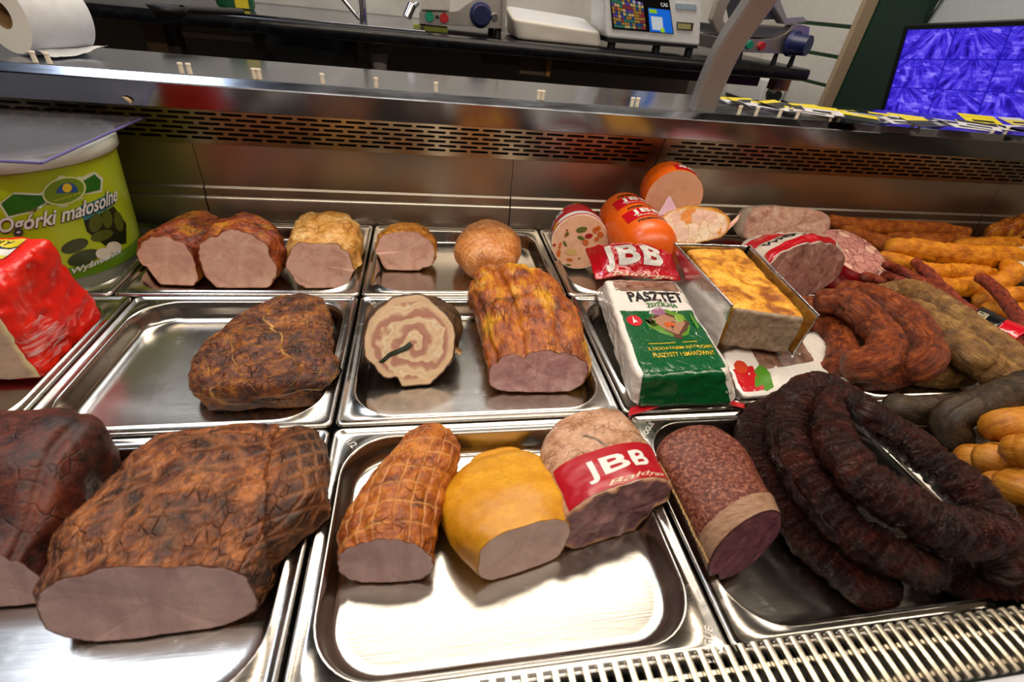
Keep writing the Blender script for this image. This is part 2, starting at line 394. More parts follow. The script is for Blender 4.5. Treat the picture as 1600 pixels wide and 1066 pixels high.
# ---------------------------------------------------------------- loft: meat pieces
def cr(P, t):
    n = len(P) - 1; f = min(max(t, 0), .99999) * n; i = int(f); u = f - i
    g = lambda k: P[min(max(k, 0), n)]
    a, b, c, d = g(i - 1), g(i), g(i + 1), g(i + 2)
    return 0.5 * ((2 * b) + (c - a) * u + (2 * a - 5 * b + 4 * c - d) * u * u + (3 * b - a - 3 * c + d) * u ** 3)
def shape_uv(ph, e):
    s, c = math.sin(ph), math.cos(ph); q = 2.0 / e
    return (-math.copysign(abs(s) ** q, s), (1 - math.copysign(abs(c) ** q, c)) / 2)
class Loft: pass
def loft(base, rings, yaw=0.0, tilt=0.0, zf=None, e=2.4, N=80, Mr=46, amp=.003, fr=28, seed=0, cap0=0.0, cap1=.03, net=None, lobes=(), outline=None, clamp=True, sink=.06, big=.0, eps=.0022, zbase=None, ds=1.0, groove=None):
    """rings: (d, xL, yL, xR, yR, yTop) pixel extents of a cross section d metres behind the first one"""
    z0 = zf if zf is not None else -TR_D; dscale = ds
    B = at(base[0], base[1], z0)
    yw = math.radians(yaw); tl = math.radians(tilt)
    ax = Vector((-math.sin(yw), math.cos(yw), 0))            # runs back from the cut
    n = (ax * math.cos(tl) - Vector((0, 0, math.sin(tl)))).normalized()
    up = (Vector((0, 0, math.cos(tl))) + ax * math.sin(tl)).normalized()
    sd = ax.cross(Vector((0, 0, 1))).normalized()             # to the right
    Cn, Hw, Ht = [], [], []
    for rg in rings:
        d, xl, yl, xr, yr, yt = rg[:6]; d *= dscale
        P = B + ax * d
        L = atP(xl, yl, P, n); Rr = atP(xr, yr, P, n); T = atP((xl + xr) / 2, yt, P, n)
        Cn.append(P + sd * (((L + Rr) / 2 - P).dot(sd))); Hw.append((Rr - L).dot(sd) / 2); Ht.append(max((T - P).dot(up), .006))
    S = Vector((seed * 3.7, seed * 1.3, seed * 2.1))
    grid = []; cent = []; lens = []; acc = 0.0; prev = None
    ts = [(k / (Mr - 1)) for k in range(Mr)]
    caps = []
    if cap0 > 0: caps = [(-1, math.cos(a), math.sin(a)) for a in [math.pi / 2 * k / 7 for k in range(6, 0, -1)]]
    seq = [(0.0, sc_, -cap0 * dd) for (_, sc_, dd) in caps] + [(t, 1.0, 0.0) for t in ts] + [(1.0, math.cos(a), cap1 * math.sin(a)) for a in [math.pi / 2 * k / 9 for k in range(1, 9)] + [1.55]]
    nn = len(seq)
    for (t, sc_, dd) in seq:
        c = cr(Cn, t) + ax * dd; hw = cr(Hw, t) * sc_; ht = cr(Ht, t)
        lift = (1 - sc_) * ht * .42; ht *= sc_
        row = []
        for k in range(N):
            ph = 2 * math.pi * k / N
            u, v = shape_uv(ph, e)
            if outline:
                ou, ov = outline(ph); wgt = max(0.0, 1 - t * 2.2); u = u * (1 - wgt) + ou * wgt; v = v * (1 - wgt) + ov * wgt
            rm = 1.0
            for (la, ld, lw) in lobes:
                dq = (ph - la + math.pi) % (2 * math.pi) - math.pi
                rm -= ld * math.exp(-(dq / lw) ** 2)
            u *= rm; v = .5 + (v - .5) * rm
            vz = v * (1 + sink) - sink
            p = c + sd * (u * hw) + up * (vz * ht + lift)
            row.append(p)
        cc = c + up * (ht * .5 + lift)
        ro2 = []
        for k, p in enumerate(row):
            dr = p - cc
            L = dr.length
            if L > 1e-6:
                dr /= L
                q = p + S
                ds = amp * (nz(q, fr, 4) * 1.1) + (big * nz(q, fr * .28, 2) if big else 0)
                if net:
                    du, dv, am = net
                    arc = 2 * math.pi * k / N * (abs(hw) + ht * .5) * .5
                    yy = (c - B).dot(ax)
                    sk = .25
                    xa = arc / du; ya = yy / dv
                    ds += am * ((abs(math.sin(math.pi * (xa + ya * sk))) * abs(math.sin(math.pi * (ya - xa * sk)))) ** .5 - .6)
                if groove:
                    gq = (p - B).dot(sd) - groove[0] - groove[1] * (p - B).dot(ax); ds -= groove[2] * math.exp(-(gq / groove[3]) ** 2)
                ds *= min(1.0, L / .02)
                p = p + dr * ds
            if clamp: clampz(p, eps)
            if zbase is not None and p.z < zbase: p.z = zbase
            ro2.append(p)
        grid.append(ro2); cent.append(cc)
        if prev is not None: acc += (c - prev).length
        prev = c; lens.append(acc)
    Lf = Loft(); Lf.grid = grid; Lf.cent = cent; Lf.lens = lens; Lf.N = N; Lf.i0 = len(caps); Lf.Mr = Mr; Lf.base = B; Lf.ax = ax; Lf.up = up; Lf.sd = sd; Lf.n = n
    Lf.closed0 = cap0 > 0; Lf.hw = Hw; Lf.ht = Ht
    return Lf
def surf(Lf, s, t, off=.0006):
    """s: 0..1 round the section (0 bottom, .25 left, .5 top, .75 right); t: 0..1 from cut to rear"""
    N = Lf.N; fi = min(max(t, 0), 1) * (Lf.Mr - 1) + Lf.i0; i = int(fi); u = fi - i
    i = min(i, len(Lf.grid) - 2); fk = (s % 1.0) * N; k = int(fk) % N; w = fk - int(fk); k2 = (k + 1) % N
    g = Lf.grid
    p = (g[i][k] * (1 - w) + g[i][k2] * w) * (1 - u) + (g[i + 1][k] * (1 - w) + g[i + 1][k2] * w) * u
    c = Lf.cent[i]; d = (g[i][k2] - g[i][k]).cross(g[i + 1][k] - g[i][k])
    if d.length > 1e-12:
        d.normalize()
        if d.dot(p - c) < 0: d = -d
    else: d = (p - c).normalized()
    return p + d * off
def smap(Lf, s0, s1, t0, t1, off=.0006): return lambda x, y: surf(Lf, s0 + (s1 - s0) * x, t0 + (t1 - t0) * y, off)
def loft_body(Lf, name, mat, parent):
    N = Lf.N; V = [p for r in Lf.grid for p in r]; nr = len(Lf.grid); Fc = []; UV = []
    md = Lf.grid[nr // 2]; rad = sum((p - Lf.cent[nr // 2]).length for p in md) / N
    for i, r in enumerate(Lf.grid):
        for k in range(N): UV.append((2 * math.pi * k / N * rad, Lf.lens[i]))
    for i in range(nr - 1):
        for k in range(N): Fc.append((i * N + k, i * N + (k + 1) % N, (i + 1) * N + (k + 1) % N, (i + 1) * N + k))
    if Lf.closed0:
        Fc.append(tuple(range(N)))
    return mesh(name, V, Fc, mat, parent, True, UV)
def add_rad(o, vals):
    a = o.data.attributes.new('rad', 'FLOAT', 'POINT'); a.data.foreach_set('value', vals)
def face_disc(row, c, n, mat, parent, name='cut_face', rough=.0008, seed=0, dome=0.0, out=.0004, clamp=False):
    N = len(row); V = []; rad = []; Fc = []; UV = []
    sc = [1, .985, .94, .86, .75, .62, .48, .34, .2, .08]
    e1 = (row[N // 4] - c); e1 = (e1 - n * e1.dot(n)).normalized(); e2 = n.cross(e1)
    for i, s in enumerate(sc):
        for p in row:
            q = c + (p - c) * s
            dz = (nz(q + Vector((seed, 0, 0)), 55, 4) * rough + dome * (1 - s * s)) if i else 0
            qq = q - n * (dz + out * (1 if i else 0))
            V.append(clampz(qq) if clamp and i < 7 else qq); rad.append(s); d = q - c; UV.append((d.dot(e1), d.dot(e2)))
    V.append(c - n * (dome + out)); rad.append(0); UV.append((0, 0))
    for i in range(len(sc) - 1):
        for k in range(N): Fc.append((i * N + k, i * N + (k + 1) % N, (i + 1) * N + (k + 1) % N, (i + 1) * N + k))
    b = (len(sc) - 1) * N
    for k in range(N): Fc.append((b + k, b + (k + 1) % N, b + N))
    o = mesh(name, V, Fc, mat, parent, True, UV); add_rad(o, rad); return o
def meat(name, label, cat, base, rings, m_skin, m_face=None, group=None, seed=1, face_rough=.0008, dome=0.0, body='rind', **k):
    Lf = loft(base, rings, seed=seed, cap0=(0.0 if m_face else k.pop('cap0', .02)), **{a: b for a, b in k.items() if a != 'cap0'})
    t = thing(name, label, cat, (Lf.base.x, Lf.base.y, Lf.base.z), group)
    loft_body(Lf, body, m_skin, t)
    if m_face: Lf.face = face_disc(Lf.grid[0], Lf.cent[0], Lf.n, m_face, t, rough=face_rough, seed=seed, dome=dome, clamp=k.get('clamp', True))
    return t, Lf
# ---------------------------------------------------------------- tubes: sausages
def tube(pts, rad, M=60, N=28, amp=.0015, fr=(50, 120), seed=0, ends=('round', 'round'), clamp=True, octv=4):
    P = [Vector(p) for p in pts]; rr = rad if isinstance(rad, (list, tuple)) else [rad] * 2
    # even spacing
    D = [cr(P, k / 400) for k in range(401)]; acc = [0.0]
    for a, b in zip(D, D[1:]): acc.append(acc[-1] + (b - a).length)
    C = []; j = 0
    for k in range(M):
        s = acc[-1] * k / (M - 1)
        while j < 399 and acc[j + 1] < s: j += 1
        u = (s - acc[j]) / max(acc[j + 1] - acc[j], 1e-9); C.append(D[j] * (1 - u) + D[j + 1] * u)
    T = [(C[min(k + 1, M - 1)] - C[max(k - 1, 0)]).normalized() for k in range(M)]
    up = Vector((0, 0, 1)) if abs(T[0].z) < .9 else Vector((1, 0, 0))
    A = up.cross(T[0]).normalized(); grid = []; cent = []
    S = Vector((seed * 2.3, seed * 5.1, seed * .7))
    radf = lambda t: cr([Vector((r, 0, 0)) for r in rr], t).x
    seq = [(k, 1.0, 0.0) for k in range(M)]
    pre = [(0, math.cos(a), -math.sin(a)) for a in [1.55] + [math.pi / 2 * q / 7 for q in range(6, 0, -1)]] if ends[0] == 'round' else []
    post = [(M - 1, math.cos(a), math.sin(a)) for a in [math.pi / 2 * q / 7 for q in range(1, 7)] + [1.55]] if ends[1] == 'round' else []
    last = -1; Fr = []
    for k in range(M):
        if k: A = (A - T[k] * A.dot(T[k])).normalized()
        Fr.append((A.copy(), T[k].cross(A).normalized()))
    for (k, s, dd) in pre + seq + post:
        r = radf(k / (M - 1)); c = C[k] + T[k] * dd * r * .9; A_, B_ = Fr[k]; row = []
        for q in range(N):
            an = 2 * math.pi * q / N
            d = A_ * math.cos(an) + B_ * math.sin(an)
            ln = acc[-1] * k / (M - 1)
            h = noise.fractal(Vector((ln * fr[0], an * r * fr[1], 0)) + S + c * 8, .9, 2.1, octv, noise_basis='PERLIN_ORIGINAL')
            h2 = noise.fractal((c + d * r) * 22 + S, .9, 2.1, 2, noise_basis='PERLIN_ORIGINAL')
            p = c + d * (r * s + (amp * (-abs(h) * 1.4 + .35) + amp * h2 * .8) * s)
            if clamp: clampz(p)
            row.append(p)
        grid.append(row); cent.append(c)
    Lf = Loft(); Lf.grid = grid; Lf.cent = cent; Lf.N = N; Lf.i0 = len(pre); Lf.Mr = M; Lf.n = T[0]; Lf.n1 = T[-1]; Lf.base = C[0]
    Lf.lens = [acc[-1] * min(max(i - len(pre), 0), M - 1) / (M - 1) for i in range(len(grid))]; Lf.closed0 = False
    return Lf
PILE = []      # spheres along everything already lying in the pile
def settle(pts, rad, gap=.97):
    P = [Vector(p) for p in pts]; m = max(14, len(P) * 2)
    rr = rad if isinstance(rad, (list, tuple)) else [rad] * 2
    Q = [cr(P, k / (m - 1)) for k in range(m)]; rq = [cr([Vector((r, 0, 0)) for r in rr], k / (m - 1)).x for k in range(m)]
    if not PILE: return Q, rq
    s = []
    for p, r in zip(Q, rq):
        d = (CAM - p).normalized(); a = 0.0
        for _ in range(40):
            q = p + d * a
            if any((q - c).length_squared < ((r + r2) * gap) ** 2 for c, r2 in PILE): a += .0025
            else: break
        s.append(a)
    for _ in range(3):
        s = [max(s[i], (s[max(i - 1, 0)] + 2 * s[i] + s[min(i + 1, m - 1)]) / 4) for i in range(m)]
    R2 = [r * ((CAM - p).length - a) / (CAM - p).length for r, p, a in zip(rq, Q, s)]
    return [p + (CAM - p).normalized() * a for p, a in zip(Q, s)], R2
def sausage(name, label, cat, pts, rad, mat, group=None, part='casing', pile=True, **k):
    if pile: pts, rad = settle(pts, rad)
    Lf = tube(pts, rad, **k)
    lo = min(p.z for r in Lf.grid for p in r)
    for i in range(0, len(Lf.cent), 2): PILE.append((Lf.cent[i], max((p - Lf.cent[i]).length for p in Lf.grid[i]) * .97))
    t = thing(name, label, cat, (Lf.base.x, Lf.base.y, lo), group)
    loft_body(Lf, part, mat, t); return t, Lf
# ---------------------------------------------------------------- soft boxes: packs and blocks
def softfn(c8, k=8.0, amp=.0, fr=20, seed=0, clamp=True, wr=0.0):
    c8 = [Vector(c) for c in c8]; S = Vector((seed, seed * 2.0, seed * .5))
    ctr = sum(c8, Vector((0, 0, 0))) / 8
    def f(x, y, z, off=0.0):
        m = (abs(x) ** k + abs(y) ** k + abs(z) ** k) ** (1 / k); M_ = max(abs(x), abs(y), abs(z))
        x, y, z = x / m * M_ if m > 0 else 0, y / m * M_ if m > 0 else 0, z / m * M_ if m > 0 else 0
        u, v, w = (x + 1) / 2, (y + 1) / 2, (z + 1) / 2
        b = (c8[0] * (1 - u) + c8[1] * u) * (1 - v) + (c8[3] * (1 - u) + c8[2] * u) * v
        t = (c8[4] * (1 - u) + c8[5] * u) * (1 - v) + (c8[7] * (1 - u) + c8[6] * u) * v
        p = b * (1 - w) + t * w
        d = (p - ctr).normalized()
        if amp:
            a = nz(p + S, fr, 4) * amp
            if wr: a -= abs(nz(p + S * 2, fr * 1.7, 3)) * wr
            p = p + d * a
        p = p + d * off
        if clamp: clampz(p)
        return p
    return f
def softbox(name, fn, mats, parent, n=26, faces='FBLRTD', part_front=None):
    """mats: material or dict by face letter (F -y, B +y, L, R, T, D)"""
    V = []; Fc = []; fm = []; ML = []; key = {}
    def vid(x, y, z):
        kk = (round(x, 4), round(y, 4), round(z, 4))
        if kk not in key: key[kk] = len(V); V.append(fn(x, y, z))
        return key[kk]
    g = [-1 + 2 * i / n for i in range(n + 1)]
    maps = dict(F=lambda a, b: (a, -1, b), B=lambda a, b: (-a, 1, b), L=lambda a, b: (-1, -a, b), R=lambda a, b: (1, a, b), T=lambda a, b: (a, b, 1), D=lambda a, b: (a, -b, -1))
    for L in faces:
        m = mats[L] if isinstance(mats, dict) else mats
        if m not in ML: ML.append(m)
        for i in range(n):
            for j in range(n):
                f_ = maps[L]
                Fc.append((vid(*f_(g[i], g[j])), vid(*f_(g[i + 1], g[j])), vid(*f_(g[i + 1], g[j + 1])), vid(*f_(g[i], g[j + 1])))); fm.append(ML.index(m))
    return mesh(name, V, Fc, ML, parent, True, fmats=fm)
def sheet(name, rows, mat, parent, thick=.0008, amp=0.0, fr=40, nu=30, nv=16, seed=0, clamp=True):
    """rows: list of pixel-free 3D polylines (all same length); a thin crumpled sheet with two sides"""
    V = []; Fc = []
    S = Vector((seed, seed, seed))
    G0 = []
    for j in range(nv + 1):
        r = []
        for i in range(nu + 1):
            ps = [cr([Vector(p) for p in row], i / nu) for row in rows]
            p = cr(ps, j / nv) if len(ps) > 1 else ps[0]
            a = amp * (nz(p + S, fr, 3) - abs(nz(p * 1.3 + S, fr * .8, 2)))
            p = p + Vector((0, 0, 1)) * a + Vector((.5, -.5, 0)) * (amp * .5 * nz(p + S * 2, fr, 3))
            if clamp: clampz(p)
            r.append(p)
        G0.append(r)
    W = nu + 1
    for r in G0: V += r
    n0 = len(V)
    for j in range(nv + 1):
        for i in range(nu + 1):
            a = G0[j][min(i + 1, nu)] - G0[j][max(i - 1, 0)]; b = G0[min(j + 1, nv)][i] - G0[max(j - 1, 0)][i]
            nr = a.cross(b)
            nr = nr.normalized() if nr.length > 1e-12 else Vector((0, 0, 1))
            V.append(G0[j][i] - nr * thick)
    for j in range(nv):
        for i in range(nu):
            a = j * W + i; Fc.append((a, a + 1, a + W + 1, a + W)); Fc.append((n0 + a, n0 + a + W, n0 + a + W + 1, n0 + a + 1))
    for i in range(nu):
        a = i; Fc.append((a + 1, a, n0 + a, n0 + a + 1)); b = nv * W + i; Fc.append((b, b + 1, n0 + b + 1, n0 + b))
    for j in range(nv):
        a = j * W; Fc.append((a, a + W, n0 + a + W, n0 + a)); b = j * W + nu; Fc.append((b + W, b, n0 + b, n0 + b + W))
    o = mesh(name, V, Fc, mat, parent, True); o['_g'] = 0; del o['_g']
    return o, G0
# ---------------------------------------------------------------- room shell
g = G('plaster_wall'); v = g.co('Object')
M_WALL = g.done(g.ramp(g.noise(v, 5, 5), [(.3, '#a9a59f'), (.7, '#c3c0bb')]), .6)
g = G('brown_wall'); v = g.co('Object')
M_BROWNWALL = g.done(g.ramp(g.noise(v, 14, 5), [(.3, '#6d5f51'), (.7, '#83745f')]), .7)
g = G('floor_tile'); v = g.co('Object')
M_FLOOR = g.done(g.ramp(g.noise(v, 8, 4), [(.3, '#3a3531'), (.7, '#4b443e')]), .4)
M_CEIL = plain('#6a6866', .8)
boxo('floor', (-3, -2.2, -1.0), (3.2, 2.7, -.95), M_FLOOR, kind='structure')
boxo('ceiling', (-3, -2.2, 2.06), (3.2, 2.7, 2.12), M_CEIL, kind='structure')
boxo('wall_back', (-3, 2.6, -.95), (1.74, 2.7, 2.06), M_WALL, kind='structure')
boxo('wall_right', (2.05, -2.2, -.95), (2.15, 2.05, 2.06), M_BROWNWALL, kind='structure')
boxo('trim_1', (2.0, 1.55, -.2), (2.048, 2.04, 2.06), plain('#b9c0c4', .5), kind='structure')
# slat wall on the right of the work counter: white boards with green grooves
M_SLAT = plain('#c9c7c2', .5); M_GROOVE = plain('#0d5a2c', .4)
sw = thing('slat_wall', 'white slatted wall panel with green grooves right of the black counter', 'wall panel', (1.72, 2.3, -.2))
boxo('groove_backing', (1.715, 2.06, -.5), (1.738, 2.598, 1.2), M_GROOVE, sw)
zz = [-.5, -.335, -.222, -.109, .004, .117, .23, .343, .456, .569, .70, 1.2]
gz = [atX(1345, 44, 1.70).z, atX(1322, 92, 1.70).z, atX(1290, 134, 1.70).z]
pitch = (gz[0] - gz[2]) / 2
for k in range(-3, 9):
    z0 = gz[2] + (k - 1) * pitch + .007; z1 = gz[2] + k * pitch - .007
    boxo('slat', (1.698, 2.06, z0), (1.716, 2.598, z1), M_SLAT, sw, .002)
boxo('end_trim', (1.688, 2.035, -.5), (1.742, 2.059, 1.2), plain('#a08b72', .5), sw, .002)
boxo('green_board', (1.745, 2.03, -.5), (2.0, 2.055, 1.55), plain('#06301f', .4), sw, .002)
# ---------------------------------------------------------------- serving counter (refrigerated display)
XA, XB = -1.25, 1.80
case = thing('display_counter', 'brushed steel refrigerated display counter holding the meat trays', 'counter', (.4, .55, -.12))
def extr(name, prof, xa, xb, mat, parent, bev=True, smooth=True):
    V = []; Fc = []; n = len(prof)
    for x in (xa, xb):
        for (y, z) in prof: V.append(Vector((x, y, z)))
    for k in range(n): Fc.append((k, (k + 1) % n, n + (k + 1) % n, n + k))
    Fc.append(tuple(range(n - 1, -1, -1))); Fc.append(tuple(range(n, 2 * n)))
    bm = bmesh.new(); vs = [bm.verts.new(v) for v in V]
    for f in Fc: bm.faces.new([vs[i] for i in f])
    return bmobj(name, bm, mat, parent, smooth)
boxo('deck', (XA, .06, -.09), (XB, .99, -.07), M_DARKSTEEL, case)
seams = [XA, atY(322, 312, .957).x, atY(798, 315, .957).x, atY(1525, 357, .957).x, XB]
for a, b in zip(seams, seams[1:]):
    extr('rear_ledge', [(.9565, -.07), (.9565, .040), (.9585, .0445), (.9615, .0465), (.9625, .060), (.9655, .0635), (.978, .0645), (.978, -.07)], a + .0012, b - .0012, M_STEEL, case)
    extr('back_panel', [(.967, .062), (.967, .1405), (.977, .1405), (.977, .062)], a + .0006, b - .0006, M_STEEL, case)
# perforated air-outlet panels (every slot is a real hole)
PB, PT = Vector((0, .9655, .1395)), Vector((0, .941, .2185))
def perf(xa, xb):
    bm = bmesh.new(); u = (PT - PB); L = u.length; u.normalize()
    P = lambda x, h: Vector((x, PB.y + u.y * h, PB.z + u.z * h))
    rows = 8; h0 = .0075; ph = (L - h0 - .003) / rows; p = .0412; sl, sh = .0172, .00235
    q = lambda *a: bm.faces.new([bm.verts.new(c) for c in a])
    q(P(xa, 0), P(xb, 0), P(xb, h0), P(xa, h0)); q(P(xa, L - .003), P(xb, L - .003), P(xb, L), P(xa, L))
    for r in range(rows):
        a0 = h0 + r * ph; a1 = a0 + ph; mid = (a0 + a1) / 2
        x = xa + .012 + (p / 2 if r % 2 else 0)
        q(P(xa, a0), P(x, a0), P(x, a1), P(xa, a1))
        while x + p < xb - .012:
            inn = []; cx = x + p / 2
            for k in range(6): a = math.pi / 2 + math.pi * k / 5; inn.append((cx - (sl - sh) + sh * math.cos(a), mid + sh * math.sin(a)))
            for k in range(6): a = -math.pi / 2 + math.pi * k / 5; inn.append((cx + (sl - sh) + sh * math.cos(a), mid + sh * math.sin(a)))
            iv = [bm.verts.new(P(*t)) for t in inn]
            o = [bm.verts.new(P(*t)) for t in ((x, a1), (x, a0), (x + p, a0), (x + p, a1))]
            bm.faces.new([o[0]] + [o[1]] + iv[5:3:-1][:0] + [iv[5], iv[4], iv[3], iv[2], iv[1], iv[0]])
            bm.faces.new([o[1], o[2], iv[6], iv[5]])
            bm.faces.new([o[2], o[3], iv[11], iv[10], iv[9], iv[8], iv[7], iv[6]])
            bm.faces.new([o[3], o[0], iv[0], iv[11]])
            x += p
        q(P(x, a0), P(xb, a0), P(xb, a1), P(x, a1))
    bmesh.ops.remove_doubles(bm, verts=bm.verts, dist=1e-6)
    r = bmesh.ops.extrude_face_region(bm, geom=bm.faces[:])
    vs = [e for e in r['geom'] if isinstance(e, bmesh.types.BMVert)]
    bmesh.ops.translate(bm, verts=vs, vec=Vector((0, .0012, .0004)))
    return bmobj('perforated_panel', bm, M_PERF, case, False)
M_PERF = steel_mat('perforated_steel', '#b3a792', .3, 2, 120, .08)
ps = atY(1031, 240, .955).x
perf(XA, ps - .0012); perf(ps + .0012, XB)
boxo('air_duct', (XA, .985, .10), (XB, 1.0, .235), M_BLACK, case)
# steel worktop above, with folded front lip
extr('worktop', [(.899, .2105), (.893, .2125), (.8868, .2475), (.888, .2495), (.8995, .2590), (.902, .2596), (1.112, .2596), (1.112, .245), (.93, .244), (.93, .2105)], XA, XB, M_SHELF, case, True, False)
extr('worktop_rear', [(1.0, -.7), (1.0, .243), (1.105, .243), (1.105, -.7)], XA, XB, plain('#3b3a3a', .5), case)
# curved canopy post
pp = [Vector((.518, .925, .2598)), Vector((.518, .918, .31)), Vector((.520, .900, .37)), Vector((.530, .868, .435)), Vector((.530, .815, .51)), Vector((.530, .74, .59)), Vector((.530, .64, .665)), Vector((.53, .52, .72))]
V = []; Fc = []
nseg = 40
for k in range(nseg + 1):
    c = cr(pp, k / nseg); c2 = cr(pp, min(k / nseg + .01, 1)); c1 = cr(pp, max(k / nseg - .01, 0)); T = (c2 - c1).normalized()
    nn_ = Vector((1, 0, 0)).cross(T).normalized()
    for (a, b) in [(-.023, -.010), (-.019, -.0135), (.019, -.0135), (.023, -.010), (.023, .010), (.019, .0135), (-.019, .0135), (-.023, .010)]:
        V.append(c + Vector((a, 0, 0)) + nn_ * b)
for k in range(nseg):
    for j in range(8): Fc.append((k * 8 + j, k * 8 + (j + 1) % 8, (k + 1) * 8 + (j + 1) % 8, (k + 1) * 8 + j))
Fc += [tuple(range(8)), tuple(range(nseg * 8, nseg * 8 + 8))]
g = G('post_metal'); v = g.co('Object'); n_ = g.noise(v, 700, 2)
M_POST = g.done(g.ramp(n_, [(.3, '#8d8b8a'), (.7, '#a9a6a3')]), .38, .65, g.bump(n_, .2, .0005))
post = mesh('canopy_post', V, Fc, M_POST, case, False)
# front air grille: every bar a part
M_BAR = steel_mat('bar_enamel', '#f2e9d6', .3, 3, 3, .05)
gr = thing('air_grille', 'slotted air grille of cream bars along the counter front', 'grille', (.4, .105, -.03))
bm = bmesh.new(); box(bm, (-.0026, .0835, .0002), (.0026, .1285, .0062), .0011); box(bm, (-.0026, .1245, -.012), (.0026, .1285, .0002), .0008)
b0 = bmobj('bar', bm, M_BAR, gr, True, loc=Vector((0, 0, 0)))
bars = [b0]
xs_ = [-.17 + .0117 * k for k in range(84)]
for k, x in enumerate(xs_):
    o = b0 if k == 0 else b0.copy()
    if k: COL.objects.link(o); o.parent = gr
    o.location = Vector((x, 0, 0)) - gr.location
boxo('cross_rod', (-.18, .112, -.006), (.83, .115, -.0005), M_BAR, gr)
boxo('cross_rod', (-.18, .090, -.006), (.83, .093, -.0005), M_BAR, gr)
boxo('grille_pan', (-.18, .082, -.04), (.83, .122, -.034), M_BLACK, gr)
fr_ = boxo('front_rail', (-.6, .03, -.05), (1.1, .0815, .004), plain('#c9cbd4', .25), case, .002)
# ---------------------------------------------------------------- trays
cols = {-1: (-.752, -.4265), 0: (-.4235, -.1095), 1: (-.1065, .2325), 2: (.2355, .560), 3: (.563, .8875), 4: (.8905, 1.215), 5: (1.218, 1.54)}
rws = {0: (.122, .3865), 1: (.3895, .6685), 2: (.6715, .9455)}
def mk(c, r, label, marks=()):
    (a, b), (p, q) = cols[c], rws[r]; tray(a, b, p, q, label, marks)
H45 = math.radians(45)
mk(0, 0, 'front steel tray under the large charred cut ham', ())
mk(1, 0, 'front steel tray holding netted ham, mustard yellow loin and red labelled brawn', ((-.085, .364, -H45 + math.radians(0)),))
mk(2, 0, 'front steel tray under the coiled black sausage and cut salami', ())
mk(3, 0, 'front steel tray under the dark grey sausages at right', ())
mk(-1, 1, 'steel tray under the red wrapped block', ())
mk(0, 1, 'middle steel tray holding the lone dark netted ham', ((-.125, .407, math.radians(225)),))
mk(1, 1, 'middle steel tray holding the rolled belly and the long smoked neck', ((-.088, .652, -H45),))
mk(2, 1, 'middle steel tray under the green and white bag', ())
mk(3, 1, 'middle steel tray under the brown looped sausages and tan sausages')
mk(4, 1, 'middle steel tray at right under the banded thin sausages')
tray(-.782, -.459, rws[2][0], rws[2][1], 'back steel tray under the green bucket')
tray(-.456, -.1095, rws[2][0], rws[2][1], 'back steel tray holding three cut loins in a row')
mk(1, 2, 'back steel tray holding the small cut loin and the netted ham ball')
mk(2, 2, 'back steel tray under the orange rolls and the vegetable sausage')
mk(3, 2, 'back steel tray under the three cut brawns')
M_MARK2 = steel_mat('engraving', '#f0eeea', .5, 3, 3, .02)
for (px, py, r_, k_) in ((1107, 1008, 62, 1), (1012, 671, 48, 2)):
    q_ = at(px, py, -.0008); tt = [o for o in COL.objects if o.name.startswith('steel_tray')][k_]
    text_flat('maker_mark', 'VOGUE', (q_.x, q_.y, -.0008), .0062, math.radians(r_), M_MARK2, tt)
mk(4, 2, 'back steel tray under the orange smoked sausages')
mk(5, 2, 'back steel tray under the golden smoked piece at far right')
# ---------------------------------------------------------------- things on the steel worktop
ZW = .2605
# white pegs along the lip
peg_px = [(56, 97), (78, 99), (272, 119), (285, 120), (389, 128), (396, 129), (498, 137), (585, 143), (682, 149), (847, 161), (854, 162), (997, 172), (1006, 173), (1168, 184), (1198, 187), (1236, 190), (1264, 192), (1318, 196), (1332, 197), (1442, 203), (1457, 205), (1560, 210), (1582, 212)]
bm = bmesh.new(); cyl(bm, (0, 0, 0), (0, 0, .0125), .0034, .0032, 10); cyl(bm, (0, 0, .0125), (0, 0, .0150), .0042, .0036, 10)
M_PEG = plain('#efe4cf', .4)
pg0 = None
for (px, py) in peg_px:
    p = at(px, py, ZW); p.y = max(p.y, .9065)
    if pg0 is None:
        pg0 = bmobj('shelf_peg', bm, M_PEG, None, True); o = pg0
        tag(o, 'small white plastic peg standing on the steel worktop edge left of the curved post', 'peg', 'white pegs on the worktop')
    else:
        o = pg0.copy(); COL.objects.link(o)
        if px > 1100: o['label'] = 'small white plastic peg standing on the steel worktop edge right of the curved post'
    o.location = (p.x, p.y, ZW - .0005)
# paper roll
rl = thing('paper_roll', 'white paper roll with brown core lying on the steel worktop', 'paper roll', (-.60, 1.03, ZW))
M_PAPER = plain('#dcdee2', .7); M_PAPERE = None
g = G('roll_end'); v = g.co('UV'); rr_ = g.wave(v, 260, 1.2, 2, 1, kind='RINGS')
g2 = g.sep(v); rad_ = g.mth('SQRT', g.mth('ADD', g.mth('MULTIPLY', g2[0], g2[0]), g.mth('MULTIPLY', g2[1], g2[1])))
M_PAPERE = g.done(g.mix(g.mth('MULTIPLY', g.noise(g.comb(g.mth('MULTIPLY', rad_, 900), 0, 0), 1, 2), .35), '#efe8d8', '#cfc4ae'), .8)
RR, RC = .0515, .0175
c0 = atY(14, 50, .965); c0.z = ZW + RR + .0002
axd = Vector((.42, .90, 0)).normalized(); LR = .098
c1 = c0 + axd * LR
def ringp(c, r, n=48, e1=None):
    e1 = axd.cross(Vector((0, 0, 1))); return [c + e1 * r * math.cos(2 * math.pi * k / n) + Vector((0, 0, r * math.sin(2 * math.pi * k / n))) for k in range(n)]
V = []; Fc = []; n = 48
for (c, r) in ((c0, RR - .001), (c0 + axd * .001, RR), (c1 - axd * .001, RR), (c1, RR - .001)): V += ringp(c, r)
